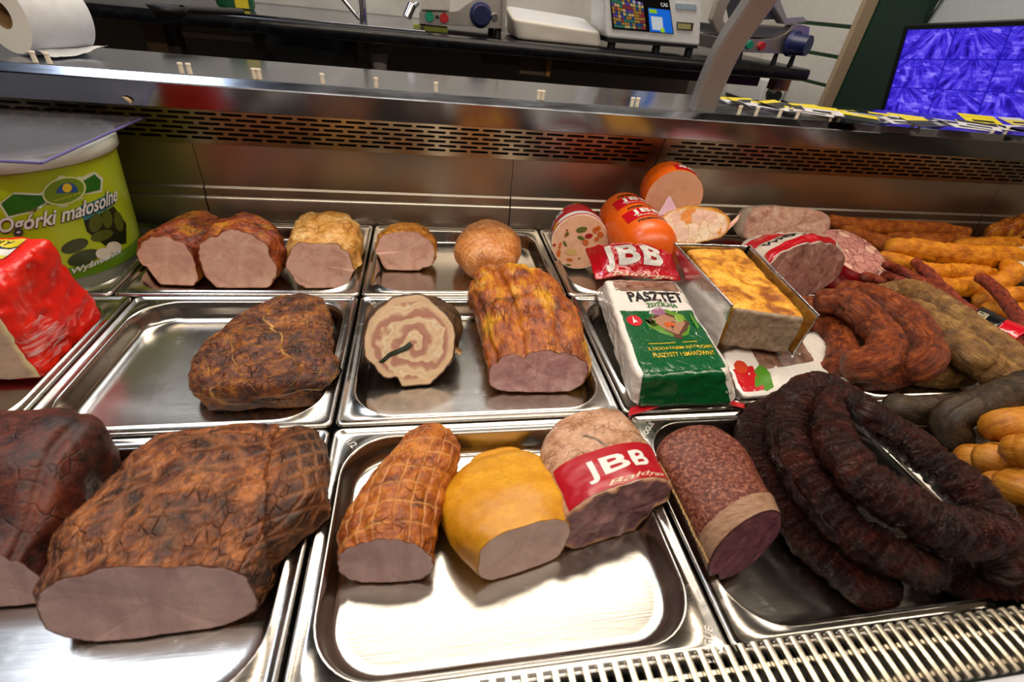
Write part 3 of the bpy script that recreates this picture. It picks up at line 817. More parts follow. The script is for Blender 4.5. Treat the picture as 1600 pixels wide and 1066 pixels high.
for i in range(3):
    for k in range(n): Fc.append((i * n + k, i * n + (k + 1) % n, (i + 1) * n + (k + 1) % n, (i + 1) * n + k))
mesh('paper', V, Fc, M_PAPER, rl)
for (c, s) in ((c0, -1), (c1, 1)):
    V = ringp(c, RR - .001) + ringp(c + axd * s * .0003, (RR + RC) / 2) + ringp(c, RC + .001); Fc = []
    uv = [(r * math.cos(2 * math.pi * k / n), r * math.sin(2 * math.pi * k / n)) for r in (RR, (RR + RC) / 2, RC) for k in range(n)]
    for i in range(2):
        for k in range(n): Fc.append((i * n + k, i * n + (k + 1) % n, (i + 1) * n + (k + 1) % n, (i + 1) * n + k))
    mesh('paper_end', V, Fc, M_PAPERE, rl, True, uv)
V = ringp(c0 + axd * .0005, RC + .001) + ringp(c0 + axd * .001, RC) + ringp(c1 - axd * .001, RC) + ringp(c1, RC + .001); Fc = []
for i in range(3):
    for k in range(n): Fc.append((i * n + k, i * n + (k + 1) % n, (i + 1) * n + (k + 1) % n, (i + 1) * n + k))
mesh('core', V, Fc, plain('#7a5a32', .8), rl)
e1 = axd.cross(Vector((0, 0, 1)))
b = c0 + e1 * .012; zt = ZW + .0012
sheet('loose_end', [[c0 + e1 * .030 + axd * q + Vector((0, 0, -RR + .009)) for q in (.008, .05, .09, LR - .004)],
                    [c0 + e1 * .042 + axd * (q + .003) + Vector((0, 0, -RR + h)) for q, h in ((.008, .003), (.05, .004), (.09, .012), (LR - .004, .008))],
                    [c0 + e1 * (.050 + dx) + axd * q + Vector((0, 0, -RR + h)) for q, dx, h in ((.010, .006, .002), (.05, .003, .002), (.095, -.002, .010), (LR + .006, .006, .014))]], M_PAPER, rl, .0004, .001, 60, 24, 8, 3, False)
# price tickets scattered along the back of the worktop
def ticket(px, py, w_, h_, rot, col, z, tilt=0.0, strip=None, label='', grp='price tickets on the worktop'):
    p = at(px, py, ZW + z)
    bm = bmesh.new(); box(bm, (-w_ / 2, -h_ / 2, 0), (w_ / 2, h_ / 2, .0009))
    M = Matrix.Translation(p) @ Matrix.Rotation(rot, 4, 'Z') @ Matrix.Rotation(tilt, 4, 'X')
    t = thing('price_ticket', label, 'price ticket', p, grp)
    bmesh.ops.transform(bm, matrix=M, verts=bm.verts)
    bmobj('card', bm, col, t)
    if strip is not None:
        bm = bmesh.new(); box(bm, (-w_ / 2 + .001, h_ * .12, .00095), (w_ / 2 - .001, h_ / 2 - .001, .0012)); bmesh.ops.transform(bm, matrix=M, verts=bm.verts); bmobj('colour_band', bm, strip, t)
        bm = bmesh.new(); box(bm, (-w_ * .3, -h_ * .32, .00095), (w_ * .3, -h_ * .12, .0012)); bmesh.ops.transform(bm, matrix=M, verts=bm.verts); bmobj('printed_line', bm, M_BLACK, t)
M_YEL = plain('#d9c520', .4); M_TW = plain('#d3d1d6', .35); M_TB = plain('#15151a', .35); M_YEL2 = plain('#e0cf16', .35)
rnd = random.Random(5)
tk = [(1150, 158), (1166, 160), (1184, 163), (1202, 166), (1212, 163), (1228, 170), (1246, 172), (1262, 168), (1270, 176), (1284, 173), (1300, 176), (1312, 181), (1326, 176), (1340, 184), (1356, 180), (1372, 186), (1388, 184), (1404, 189), (1420, 186), (1438, 191), (1456, 190), (1474, 194), (1492, 192), (1510, 197), (1528, 196), (1546, 199), (1564, 197), (1580, 201), (1594, 200)]
for i, (px, py) in enumerate(tk):
    kind = i % 3
    colr = [M_TW, M_TB, M_TW][kind]; st = [M_YEL, M_YEL, M_TB][kind] if px < 1440 else [M_BLACK, M_TW, M_TB][kind]
    word = ['white ticket with a yellow band', 'black ticket with a yellow band', 'white ticket with a black band'][kind] if px < 1440 else ['white ticket with a thin black band', 'black ticket with a white band', 'plain white ticket with black heading'][kind]
    ticket(px, py, .072, .046, rnd.uniform(-.6, .6), colr, .003 + .0028 * (i % 5), rnd.uniform(-.02, .16), st, '%s %s' % (word, 'lying just right of the curved post' if px < 1260 else 'lying in front of the slatted wall' if px < 1350 else 'lying in front of the green board' if px < 1440 else 'lying in front of the monitor'))
ticket(1532, 187, .085, .045, -.15, M_YEL2, .014, .25, M_YEL, 'bright yellow ticket leaning on top of the pile at right', 'price tickets on the worktop')
ticket(1588, 190, .075, .04, .1, M_YEL2, .012, .2, M_TW, 'bright yellow and white ticket at the far right end', 'price tickets on the worktop')
# ---------------------------------------------------------------- black work counter behind
ZC = .283
g = G('black_granite'); v = g.co('Object')
M_GRAN = g.done(g.mix(g.ramp(g.vor(v, 90), [(.0, .6), (.12, 0.0)]), g.ramp(g.noise(v, 40, 5), [(.4, '#0b0b0d'), (.7, '#1c1c20')]), '#5c5c62'), .22, 0, None)
bc = thing('work_counter', 'long black speckled work counter along the back wall', 'counter', (-.2, 2.1, -.2))
YF = 1.78
prof = [(YF + .012, ZC - .040), (YF + .003, ZC - .036), (YF, ZC - .026), (YF, ZC - .012), (YF + .004, ZC - .003), (YF + .014, ZC), (2.598, ZC), (2.598, ZC - .040)]
extr('counter_top', prof, -2.2, 1.375, M_GRAN, bc)
ap = boxo('rear_apron', (-2.2, 2.52, -.95), (1.3, 2.56, ZC - .041), plain('#8d8071', .6), bc)
boxo('support_beam', (.2, 1.95, ZC - .085), (1.30, 2.0, ZC - .041), plain('#5a3f22', .5), bc)
p = atY(855, 104, 1.93)
boxo('bracket', (p.x - .10, 1.93, p.z - .03), (p.x - .004, 1.955, ZC - .041), plain('#6c5c4c', .6), bc)
boxo('wooden_block', (p.x - .004, 1.92, p.z - .03), (p.x + .012, 1.96, ZC - .041), plain('#b5802e', .5), bc)
p = atY(1225, 125, 1.93)
boxo('end_block', (p.x - .05, 1.90, p.z - .035), (p.x + .012, 1.95, ZC - .041), plain('#a06a28', .5), bc)
for x_ in (-1.55, -.85):
    boxo('leg', (x_, 1.98, -.95), (x_ + .05, 2.03, ZC - .041), plain('#4a443e', .4), bc)
p = atY(225, 62, 1.95)
boxo('leg', (p.x, 1.96, -.95), (p.x + .06, 2.02, ZC - .041), plain('#6a5138', .5), bc)
p0, p1 = atY(283, 48, 1.9), atY(395, 72, 1.9)
boxo('cross_board', (p0.x, 1.9, p1.z + .01), (p1.x, 1.92, p0.z), plain('#b09c8a', .5), bc, .003)
# sink let into the counter
sk = thing('sink', 'steel sink with drainer let into the black counter', 'sink', (-.45, 2.0, ZC))
cb = atY(478, 75, 2.02)
lathe('bowl', [(.175, ZC - .041), (.172, ZC - .06), (.165, ZC - .13), (.13, ZC - .165), (.0, ZC - .17)], (cb.x, 2.05), plain('#4f5256', .3, .8), sk, 48)
dp = [at(345, 22, ZC).x, at(648, 48, ZC).x]
boxo('drainer', (-.62, 1.80, ZC + .0005), (.0, 2.35, ZC + .006), M_SHELF, sk, .002)
cd2 = atY(592, 82, 2.0)
cylo('drain_flange', (cd2.x, 2.0, ZC - .041), (cd2.x, 2.0, ZC - .085), .055, plain('#6e665e', .4), sk, .045)
cylo('drain_pipe', (cd2.x, 2.0, ZC - .085), (cd2.x, 2.0, ZC - .14), .032, plain('#b7b0ac', .4), sk, .024)
cylo('waste_pipe', (cd2.x, 2.0, ZC - .14), (cd2.x, 2.0, ZC - .4), .016, plain('#b7b0ac', .4), sk)
f0, f1 = at(568, 36, ZC + .006), atY(556, -20, 2.0)
fc = thing('faucet', 'chrome tap pipe with a slanted brace rising behind the sink', 'tap', f0)
cylo('pipe', (f0.x, f0.y, ZC + .006), (f0.x + .0, f0.y, ZC + .4), .012, M_CHROME, fc)
a_ = atY(562, 30, f0.y); b_ = atY(520, -20, f0.y)
cylo('brace', a_ + Vector((0, 0, 0)), b_ + (b_ - a_) * 1.5, .006, M_CHROME, fc)
# ladle and small pack at left
la = at(262, 9, ZC + .03); la.z = ZC + .03
ld = thing('ladle', 'black handled steel ladle lying on the black counter', 'ladle', (la.x, la.y, ZC))
lathe('bowl', [(.001, -.03), (.03, -.022), (.044, 0.0), (.041, 0.0), (.027, -.019), (.001, -.026)], None, M_BLACK, ld, 24, Matrix.Translation((la.x, la.y, ZC + .031)))
q = at(385, 14, ZC + .02)
cylo('handle', (la.x + .03, la.y, ZC + .026), (q.x, q.y - .05, ZC + .014), .0085, M_BLACK, ld)
q = atY(366, 8, 1.95)
pk = thing('snack_pack', 'green and yellow pack standing on the counter beside the ladle', 'pack', (q.x, 1.97, ZC))
softbox('wrapper', softfn([Vector((q.x + dx, 1.97 + dy, z)) for z in (ZC + .001, ZC + .12) for dx, dy in ((-.055, -.02), (.055, -.02), (.055, .02), (-.055, .02))], 6, .003, 30, 4, False), plain('#12522e', .35), pk, 10)
poly_map('yellow_patch', rect(.55, .0, .95, 1), quadmap((q.x - .05, 1.944, ZC + .01), (q.x + .05, 1.944, ZC + .01), (q.x + .05, 1.944, ZC + .11), (q.x - .05, 1.944, ZC + .11)), plain('#cbb51c', .4), pk)
# ---------------------------------------------------------------- slicers
def extrude_px(name, pts, y, dy, mat, parent, bev=.002):
    bm = bmesh.new(); vs = [bm.verts.new(atY(px, py, y)) for px, py in pts]; f = bm.faces.new(vs)
    r = bmesh.ops.extrude_face_region(bm, geom=[f]); bmesh.ops.translate(bm, verts=[v for v in r['geom'] if isinstance(v, bmesh.types.BMVert)], vec=Vector((0, dy, 0)))
    if bev:
        bmesh.ops.bevel(bm, geom=bm.edges[:], offset=bev, segments=2, affect='EDGES')
    return bmobj(name, bm, mat, parent, True)
M_ALU = steel_mat('cast_aluminium', '#cfc9c4', .32, 3, 3, .03)
M_BLUE = plain('#141b4a', .35); M_GRN = plain('#0d8a66', .35); M_RED = plain('#b3262a', .35)
def button(name, px, py, y, r, mat, parent, d=.01):
    p = atY(px, py, y); cylo(name, p + Vector((0, .004, 0)), p - Vector((0, d, 0)), r, mat, parent, r * .85, 20)
y1 = 1.86
s1 = thing('meat_slicer', 'silver meat slicer with blue dial standing left on the black counter', 'slicer', (atY(720, 40, y1).x, y1 + .15, ZC))
extrude_px('housing', [(655, 18), (700, 19), (716, 17), (728, 8), (740, 0), (752, -8), (784, -12), (785, 45), (655, 37)], y1, .26, M_ALU, s1)
extrude_px('carriage', [(656, -16), (702, -14), (703, 17), (657, 15)], y1 - .012, .2, plain('#d8d2cb', .3, .3), s1)
extrude_px('end_plate', [(786, -14), (793, -14), (789, 50), (784, 50)], y1 - .02, .24, M_ALU, s1)
button('start_button', 671, 26, y1, .0155, M_GRN, s1); button('stop_button', 694, 28, y1, .0155, M_RED, s1)
button('dial_scale', 751, 23, y1, .038, plain('#20285c', .35), s1, .008)
button('dial', 751, 23, y1, .031, M_BLUE, s1, .035); button('pilot_hole', 683, 27, y1, .006, M_BLACK, s1, .002); button('bolt', 773, 27, y1, .012, M_CHROME, s1)
a_ = atY(652, 5, y1); b_ = atY(640, 14, y1 - .03)
cylo('arm', a_, b_, .008, M_CHROME, s1); cylo('handle', b_ + Vector((.008, 0, .012)), b_ + Vector((-.010, -.01, -.022)), .014, M_CHROME, s1)
for px in (660, 778):
    p = atY(px, 44, y1 + .03); 
    for yy in (y1 + .03, y1 + .22): cylo('foot', (p.x, yy, ZC + .0004), (p.x, yy, p.z + .012), .013, M_BLACK, s1, .009)
boxo('drip_tray', (atY(646, 40, y1).x, y1 + .02, ZC + .0008), (atY(700, 40, y1).x, y1 + .1, ZC + .014), plain('#8f9a2e', .4), s1)
y2 = 1.83
s2 = thing('meat_slicer', 'white metal slicer with blue dial at the right end of the counter', 'slicer', (atY(1210, 70, y2).x, y2 + .15, ZC))
extrude_px('housing', [(1128, 58), (1190, 62), (1212, 60), (1228, 52), (1240, 40), (1250, 38), (1266, 42), (1260, 86), (1128, 80)], y2, .24, M_ALU, s2)
extrude_px('product_table', [(1130, 40), (1222, 44), (1236, 42), (1226, 54), (1205, 60), (1130, 56)], y2 + .02, .2, plain('#4b4c55', .4), s2)
extrude_px('blade_guard', [(1122, 0), (1140, -14), (1150, -14), (1135, 12), (1130, 30), (1140, 55), (1120, 50), (1112, 30)], y2 - .005, .03, M_ALU, s2)
extrude_px('pusher', [(1195, -14), (1214, -14), (1230, 28), (1256, 26), (1262, 34), (1226, 38)], y2 + .01, .05, plain('#a9a6b0', .35, .4), s2)
extrude_px('pusher_plate', [(1150, -20), (1196, -16), (1225, 30), (1160, 32)], y2 + .05, .1, plain('#56555e', .4), s2)
button('start_button', 1170, 70, y2, .014, M_GRN, s2); button('stop_button', 1189, 72, y2, .014, M_RED, s2)
p = atY(1236, 68, y2); cylo('dial_scale', p + Vector((0, .003, 0)), p - Vector((-.008, .012, 0)), .04, plain('#20285c', .35), s2); cylo('dial', p - Vector((0, .012, 0)), p + Vector((.028, -.06, 0)), .034, M_BLUE, s2, .031)
for px in (1165, 1222, 1250):
    p = atY(px, 90, y2); cylo('foot', (p.x, y2 + .04, ZC + .0004), (p.x, y2 + .04, p.z + .014), .01, M_BLACK, s2, .007)
# stack of wrapping paper
pt = [(808, 62), (945, 73), (938, 50), (800, 28)]
yb = 1.86
fl, frr, tr, tl_ = [atY(px, py, yb) for px, py in pt]
fl.z = ZC + .001; frr.z = ZC + .001
ws = thing('wrapping_paper', 'thick stack of white wrapping paper between slicer and scale', 'paper stack', ((fl.x + frr.x) / 2, yb + .12, ZC))
bk = Vector((.01, .26, .03)); g = G('paper_stack'); v = g.sep(g.co('Object'))
M_STACK = g.done(g.mix(g.noise(g.comb(0, 0, g.mth('MULTIPLY', v[2], 700)), 1, 2), '#d8d0c4', '#a8a298'), .7)
fnw = softfn([fl, frr, frr + Vector((0, .26, 0)), fl + Vector((0, .26, 0)), tl_, tr, tr + bk, tl_ + bk], 14, .002, 14, 3, False)
softbox('sheets', fnw, dict(F=M_STACK, L=M_STACK, R=M_STACK, B=M_STACK, T=plain('#bfbfc2', .5), D=M_STACK), ws, 14)
# till scale
yS = 1.84
sc_ = thing('till_scale', 'white till scale with colourful touch keys on the black counter', 'scale', (atY(1020, 60, yS).x, yS + .12, ZC))
body_px = [(944, -6), (1090, -2), (1096, 12), (1092, 72), (950, 60), (944, 50)]
extrude_px('casing', [(944, -30), (1092, -26), (1096, 12), (1093, 71), (948, 58), (944, 45)], yS, .16, M_WHITEPL, sc_, .004)
extrude_px('base', [(950, 59), (1090, 71), (1090, 76), (950, 66)], yS + .005, .15, M_BLACK, sc_, 0)
g = G('touch_keys'); uv = g.sep(g.co('UV')); cx_ = g.mth('FLOOR', g.mth('MULTIPLY', uv[0], 12)); cy_ = g.mth('FLOOR', g.mth('MULTIPLY', uv[1], 9))
rv = g.wn(g.comb(cx_, cy_, 3.0)); rowv = g.wn(g.comb(g.mth('FLOOR', g.mth('DIVIDE', cx_, 4)), cy_, 1.0))
colk = g.ramp(g.mth('ADD', g.mth('MULTIPLY', rv, .25), g.mth('MULTIPLY', rowv, .75)), [(0, '#2c4f8a'), (.2, '#b8873a'), (.36, '#9c3a44'), (.5, '#3f7f6e'), (.62, '#d8b878'), (.75, '#6a4a9a'), (.88, '#c9c9c9'), (1, '#c04a78')], 'CONSTANT')
fx_ = g.mth('FRACT', g.mth('MULTIPLY', uv[0], 12)); fy_ = g.mth('FRACT', g.mth('MULTIPLY', uv[1], 9))
gap = g.mth('MULTIPLY', g.mth('GREATER_THAN', fx_, .14), g.mth('GREATER_THAN', fy_, .18))
M_KEYS = g.emit(g.mix(gap, '#2a2a2c', colk), .55)
def scr(name, a, b, c, d, mat, off):
    P = [atY(px, py, yS) - Vector((0, off, 0)) for px, py in (a, b, c, d)]
    return mesh(name, P, [(0, 1, 2, 3)], mat, sc_, False, [(0, 0), (1, 0), (1, 1), (0, 1)])
extrude_px('screen_bezel', [(952, -20), (1043, -18), (1053, 53), (957, 45)], yS - .003, .01, plain('#0b0b0d', .15), sc_, 0)
scr('key_area', (959, 43), (1009, 47), (1004, 4), (953, -8), M_KEYS, .0036)
scr('number_area', (1015, 49), (1051, 52), (1046, 16), (1012, 12), G('blue_screen').emit(lin('#1f6fe0'), .7), .0036)
scr('list_area', (1019, 46), (1036, 48), (1034, 27), (1016, 25), G('white_screen').emit(lin('#cfd4d8'), .7), .0040)
scr('lime_key', (1032, 50), (1038, 51), (1037, 44), (1031, 44), G('lime_screen').emit(lin('#a5d820'), .7), .0042)
scr('lime_bar', (1014, 20), (1026, 21), (1025, 15), (1013, 14), G('lime_screen').emit(lin('#a5d820'), .6), .0040)
text_map('maker_mark', 'CAS', quadmap(*[atY(px, py, yS) - Vector((0, .0038, 0)) for px, py in ((1032, 10), (1043, 11), (1042, 5), (1031, 4))]), G('mark_light').emit((.8, .8, .8, 1), .6), sc_, .02)
extrude_px('printer_slot', [(1058, 34), (1084, 36), (1082, 48), (1058, 46)], yS - .0035, .01, plain('#2d2416', .5), sc_, 0)
extrude_px('paper_strip', [(1059, 36), (1080, 38), (1079, 46), (1059, 45)], yS - .0042, .002, plain('#a89f66', .5), sc_, 0)
extrude_px('model_plate', [(1056, 5), (1088, 7), (1089, 16), (1057, 14)], yS - .003, .006, plain('#9fb4c4', .3), sc_, 0)
for px in (955, 1026, 1078):
    p = atY(px, 80, yS + .03); cylo('foot', (p.x, yS + .04, ZC + .0004), (p.x, yS + .04, ZC + .03), .014, M_BLACK, sc_)
# sockets with plugs low on the wall
for i, (px, py, lab) in enumerate(((1205, 145, 'white wall socket with one black plug under the counter end'), (1252, 150, 'white wall socket with two black plugs beside the slatted wall'))):
    p = atY(px, py, 2.30)
    so = thing('wall_socket', lab, 'socket', (p.x, 2.30, p.z))
    boxo('plate', (p.x - .055, 2.29, p.z - .05), (p.x + .06, 2.599, p.z + .05), M_WHITEPL, so, .004)
    for dx in ((0,) if i == 0 else (-.03, .03)):
        cylo('plug', (p.x + dx, 2.292, p.z), (p.x + dx, 2.25, p.z - .01), .034 if i == 0 else .027, M_BLACK, so, .026)
        cylo('cord', (p.x + dx, 2.262, p.z), (p.x + dx - .01, 2.27, ZC - .045), .004, M_BLACK, so)
# ---------------------------------------------------------------- monitor with camera pictures
hd = Vector((.352, -.928, .122)).normalized()
TL = atY(1415, 40, 1.72); 
vd = (atY(1372, 170, 1.72) - TL); vd = (vd - hd * vd.dot(hd)).normalized()
nrm = hd.cross(vd).normalized()
if nrm.dot(CAM - TL) < 0: nrm = -nrm
W_, H_ = .58, .375
tv = thing('monitor', 'black framed monitor showing blue tinted security camera pictures', 'monitor', TL + hd * W_ / 2 + vd * H_)
O = lambda a, b, c: TL + hd * a + vd * b + nrm * c
def slab(name, a0, b0, a1, b1, c0, c1, mat, uv=False):
    P = [O(a, b, c) for c in (c0, c1) for a, b in ((a0, b1), (a1, b1), (a1, b0), (a0, b0))]
    return mesh(name, P, [(3, 2, 1, 0), (4, 5, 6, 7), (0, 1, 5, 4), (1, 2, 6, 5), (2, 3, 7, 6), (3, 0, 4, 7)], mat, tv, False)
slab('back_shell', 0, 0, W_, H_, -.035, 0, M_BLACK)
bz = .012
slab('frame', 0, 0, W_, bz, 0, .006, M_BLACK); slab('frame', 0, H_ - bz, W_, H_, 0, .006, M_BLACK); slab('frame', 0, bz, bz, H_ - bz, 0, .006, M_BLACK); slab('frame', W_ - bz, bz, W_, H_ - bz, 0, .006, M_BLACK)
g = G('camera_pictures'); uvv = g.co('UV'); uv = g.sep(uvv)
NX, NY = 4, 4
u_ = g.mth('MULTIPLY', uv[0], NX); v_ = g.mth('MULTIPLY', uv[1], NY)
tx, ty = g.mth('FLOOR', u_), g.mth('FLOOR', v_); fx, fy = g.mth('FRACT', u_), g.mth('FRACT', v_)
r1 = g.wn(g.comb(tx, ty, 1.0)); r2 = g.wn(g.comb(tx, ty, 7.0))
# each tile: aisles of shelves running to a vanishing point of its own
dx = g.mth('SUBTRACT', fx, g.mth('ADD', g.mth('MULTIPLY', r1, .7), .15)); dy = g.mth('SUBTRACT', fy, 1.15)
ang = g.mth('DIVIDE', dx, g.mth('SUBTRACT', 0, g.mth('SUBTRACT', dy, .05)))
lines = g.noise(g.comb(g.mth('MULTIPLY', ang, 5), g.mth('MULTIPLY', fy, .8), g.mth('MULTIPLY', r2, 30)), 1.6, 4, .6)
q1 = g.wn(g.comb(g.mth('FLOOR', g.mth('ADD', g.mth('MULTIPLY', fx, 7), g.mth('MULTIPLY', fy, 2.5))), g.mth('FLOOR', g.mth('MULTIPLY', fy, 9)), g.mth('MULTIPLY', r1, 60)))
blocks = g.mth('ADD', g.mth('MULTIPLY', q1, .3), g.mth('MULTIPLY', g.noise(g.comb(g.mth('MULTIPLY', fx, 4), g.mth('MULTIPLY', fy, 10), g.mth('MULTIPLY', r1, 60)), 1.0, 3, .6, .3), .7))
big = g.noise(g.comb(g.mth('MULTIPLY', fx, 2.2), g.mth('MULTIPLY', fy, 2.2), g.mth('MULTIPLY', r2, 90)), 1.2, 2)
sel = g.ramp(big, [(.48, 0.0), (.58, .8)])
val = g.mix(sel, g.mix(.0, lines, lines), blocks)
val = g.mth('ADD', g.mth('MULTIPLY', val, .75), g.mth('MULTIPLY', big, .3))
colr = g.ramp(val, [(.34, '#10084e'), (.44, '#2a1aa8'), (.54, '#4634da'), (.64, '#7460f0'), (.80, '#b8a8ff')])
edge = g.mth('MULTIPLY', g.mth('LESS_THAN', g.mth('ABSOLUTE', g.mth('SUBTRACT', fx, .5)), .488), g.mth('LESS_THAN', g.mth('ABSOLUTE', g.mth('SUBTRACT', fy, .5)), .484))
colr = g.mix(edge, '#1a139a', colr)
M_TV = g.emit(colr, 1.05)
P = [O(a, b, .002) for a, b in ((bz, H_ - bz), (W_ - bz, H_ - bz), (W_ - bz, bz), (bz, bz))]
mesh('screen', P, [(0, 1, 2, 3)], M_TV, tv, False, [(0, 0), (1, 0), (1, 1), (0, 1)])
mid = O(W_ / 2, H_ / 2, -.035); hit = Vector((2.048, mid.y - .05, mid.z))
cylo('wall_arm', mid, hit, .02, M_BLACK, tv)
a_, b_ = atX(1425, 26, 1.95), atX(1470, 0, 1.95)
for i, (c_, d_) in enumerate((((1425, 26), (1462, 0)), ((1448, 36), (1472, 0)))):
    A_, B_ = atX(c_[0], c_[1], 1.99), atX(d_[0], d_[1], 1.99)
    cylo('cable', A_ - (B_ - A_) * .6, B_ + (B_ - A_) * 2, .0028, M_BLACK, tv, n=8)
p = atY(200, 155, .8905)
fk = thing('seed_flake', 'tiny cream flake stuck to the folded steel worktop lip', 'flake', p)
mesh('flake', [p + Vector((a, -.0022, b)) for a, b in ((-.006, .004), (.002, .003), (.006, -.001), (.003, -.006), (-.002, -.002))] + [p + Vector((0, -.004, 0))], [(0, 1, 5), (1, 2, 5), (2, 3, 5), (3, 4, 5), (4, 0, 5), (4, 3, 2, 1, 0)], plain('#d8c08a', .5), fk, False)
# ---------------------------------------------------------------- food materials
FACE_PINK = face_mat('ham_cut', '#d4a794', '#c09184', '#e2bfac', '#7a3f1e', .03)
FACE_PINK2 = face_mat('loin_cut', '#daae9c', '#bd8b7e', '#dcb9a8', '#7c4a20', .025)
FACE_MAUVE = face_mat('ham_cut_mauve', '#c6a4a3', '#b59190', '#d4b4af', '#5a3018', .02, streak=(1, 1, .35))
FACE_PALE = face_mat('loin_cut_pale', '#d4b4aa', '#c4a198', '#dfc4ba', '#a5701c', .02)
FACE_NECK = face_mat('neck_cut', '#b98e8c', '#9c7072', '#d4b2aa', '#6a3412', .03, vein=.6)
FACE_SALAMI = face_mat('salami_cut', '#7a4450', '#5d3040', '#9a6068', '#3a1a18', .03, sc=160, vein=.1)
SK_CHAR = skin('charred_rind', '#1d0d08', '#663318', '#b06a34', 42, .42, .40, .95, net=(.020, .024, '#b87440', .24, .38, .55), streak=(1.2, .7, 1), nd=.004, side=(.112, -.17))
SK_BLOCK = skin('dark_rind', '#1c0906', '#4a1a10', '#6f3018', 26, .30, .52, .7, nd=.003)
SK_DARKNET = skin('dark_netted_rind', '#24110a', '#663012', '#b06a20', 44, .30, .36, 1.0, net=(.028, .024, '#e0ac60', .035, .8, .18), nd=.004)
SK_NET = skin('netted_rind', '#6e2f0c', '#a55514', '#c87b22', 46, .06, .33, .8, net=(.0125, .020, '#d89a5c', .10, .75, .12), nd=.003)
SK_NETBALL = skin('orange_netted_rind', '#b0642a', '#c87d3c', '#dc9a58', 30, 0, .3, .5, net=(.0105, .0105, '#f0c49a', .09, .8, .3), nd=.002)
SK_SMOKE = skin('smoked_rind', '#4a1a0b', '#85361a', '#b56424', 34, .18, .32, .9, accent='#c8861e', nd=.004)
SK_GOLD = skin('golden_rind', '#a86a22', '#cf9a4e', '#ecc98c', 28, 0, .3, .8, accent='#b87624', nd=.004)
SK_GOLD2 = skin('golden_small_rind', '#8a4a12', '#c17a20', '#e0a548', 40, 0, .35, .9, nd=.003)
SK_NECK = skin('orange_neck_rind', '#5e2408', '#a14f10', '#c67a18', 30, .12, .32, .95, streak=(1.5, .5, 1.2), accent='#dba01e', nd=.004)
SK_MUST = skin('mustard_rind', '#b2720c', '#c5860f', '#d3981f', 14, 0, .42, .35, crack=.1, nd=.002)
SK_BRAWN = skin('brawn_rind', '#9a6a4a', '#bd9072', '#d4ad90', 46, .05, .28, .4, crack=.9, nd=.0015, coat=.5)
SK_SALAMI = skin('speckled_casing', '#3c150e', '#64281a', '#b0745a', 300, 0, .42, .5, crack=.1, nd=.0012)
g = G('black_pudding_casing'); v = g.co('Object'); uvs = g.co('UV')
a = g.noise(v, 34, 5, .55, .4); b = g.noise(g.map(uvs, (26, 95, 1)), 2.2, 4, .6, 1.0); c = g.noise(g.map(uvs, (120, 60, 1)), 3, 5, .6, .6)
wr_ = g.mth('ABSOLUTE', g.mth('SUBTRACT', b, .5)); wr2 = g.mth('ABSOLUTE', g.mth('SUBTRACT', c, .5))
col = g.ramp(g.mth('ADD', g.mth('MULTIPLY', a, .6), g.mth('MULTIPLY', c, .4)), [(.30, '#0d0403'), (.50, '#2c0e07'), (.66, '#521a0d'), (.8, '#84391c')])
SK_BLACK = g.done(col, g.mth('ADD', g.mth('MULTIPLY', c, .22), .14), 0, g.bump(g.mth('ADD', g.mth('MULTIPLY', wr_, 1.4), g.mth('MULTIPLY', wr2, .3)), 1.0, .008), Specular_IOR_Level=.34)
def sausage_mat(name, dark, mid, light, rough=.38, sc=30, wrk=.6, d=.002, spots=.0):
    sc = sc * 2.2; d = d * 2.2
    g = G(name); v = g.co('Object'); uvs = g.co('UV')
    a = g.noise(v, sc, 5, .6, .3); b = g.noise(g.map(uvs, (70, 22, 1)), 3, 5, .65, .6); c = g.noise(v, sc * 6, 4, .6)
    col = g.ramp(g.mth('ADD', g.mth('MULTIPLY', a, .6), g.mth('MULTIPLY', b, .4)), [(.36, dark), (.5, mid), (.64, light)])
    col = g.mix(g.mth('MULTIPLY', g.ramp(c, [(.55, 0.0), (.7, 1.0)]), .35), col, dark)
    h = g.mth('ADD', g.mth('ABSOLUTE', g.mth('SUBTRACT', b, .5)), g.mth('MULTIPLY', c, .15))
    return g.done(col, g.mth('ADD', g.mth('MULTIPLY', c, .2), rough - .1), 0, g.bump(h, wrk, d * 1.5), Specular_IOR_Level=.38)
SS_BROWN = sausage_mat('brown_casing', '#3c140a', '#7e340e', '#b05a22', .34, 30, .9, .003)
SS_TAN = sausage_mat('tan_casing', '#4c3212', '#7c5526', '#a27c40', .42, 24, .6, .003)
SS_GREY = sausage_mat('dark_grey_casing', '#181009', '#352719', '#52402c', .4, 24, .5, .002)
SS_ORANGE = sausage_mat('orange_casing', '#964a04', '#cc7a0a', '#e29a20', .36, 22, .6, .002)
SS_ORANGED = sausage_mat('deep_orange_casing', '#6e3004', '#a34f08', '#c87a16', .4, 22, .7, .002)
SS_KAB = sausage_mat('thin_sausage_casing', '#3e1008', '#7c2812', '#a84a24', .38, 60, .9, .002)
SS_DUMP = sausage_mat('ochre_casing', '#8a4a0a', '#b8741a', '#cb8c30', .4, 20, .4, .002)
P_RED = plain('#b01222', .25); P_REDB = plain('#c4101f', .22); P_WHITE = plain('#e6e2dc', .3); P_ORANGE = plain('#e8620c', .3)
P_BLK = plain('#121212', .4); P_GREEN = plain('#0b5a2c', .2); P_YELLOW = plain('#e0b31a', .35); P_CREAM = plain('#ead9b4', .4)
g = G('clear_wrap'); v = g.co('Object')
CLEAR = g.done((1, 1, 1, 1), .08, 0, g.bump(g.noise(g.map(v, (40, 160, 40)), 3, 4), .6, .002), Transmission_Weight=1.0, IOR=1.06, Alpha=.32)
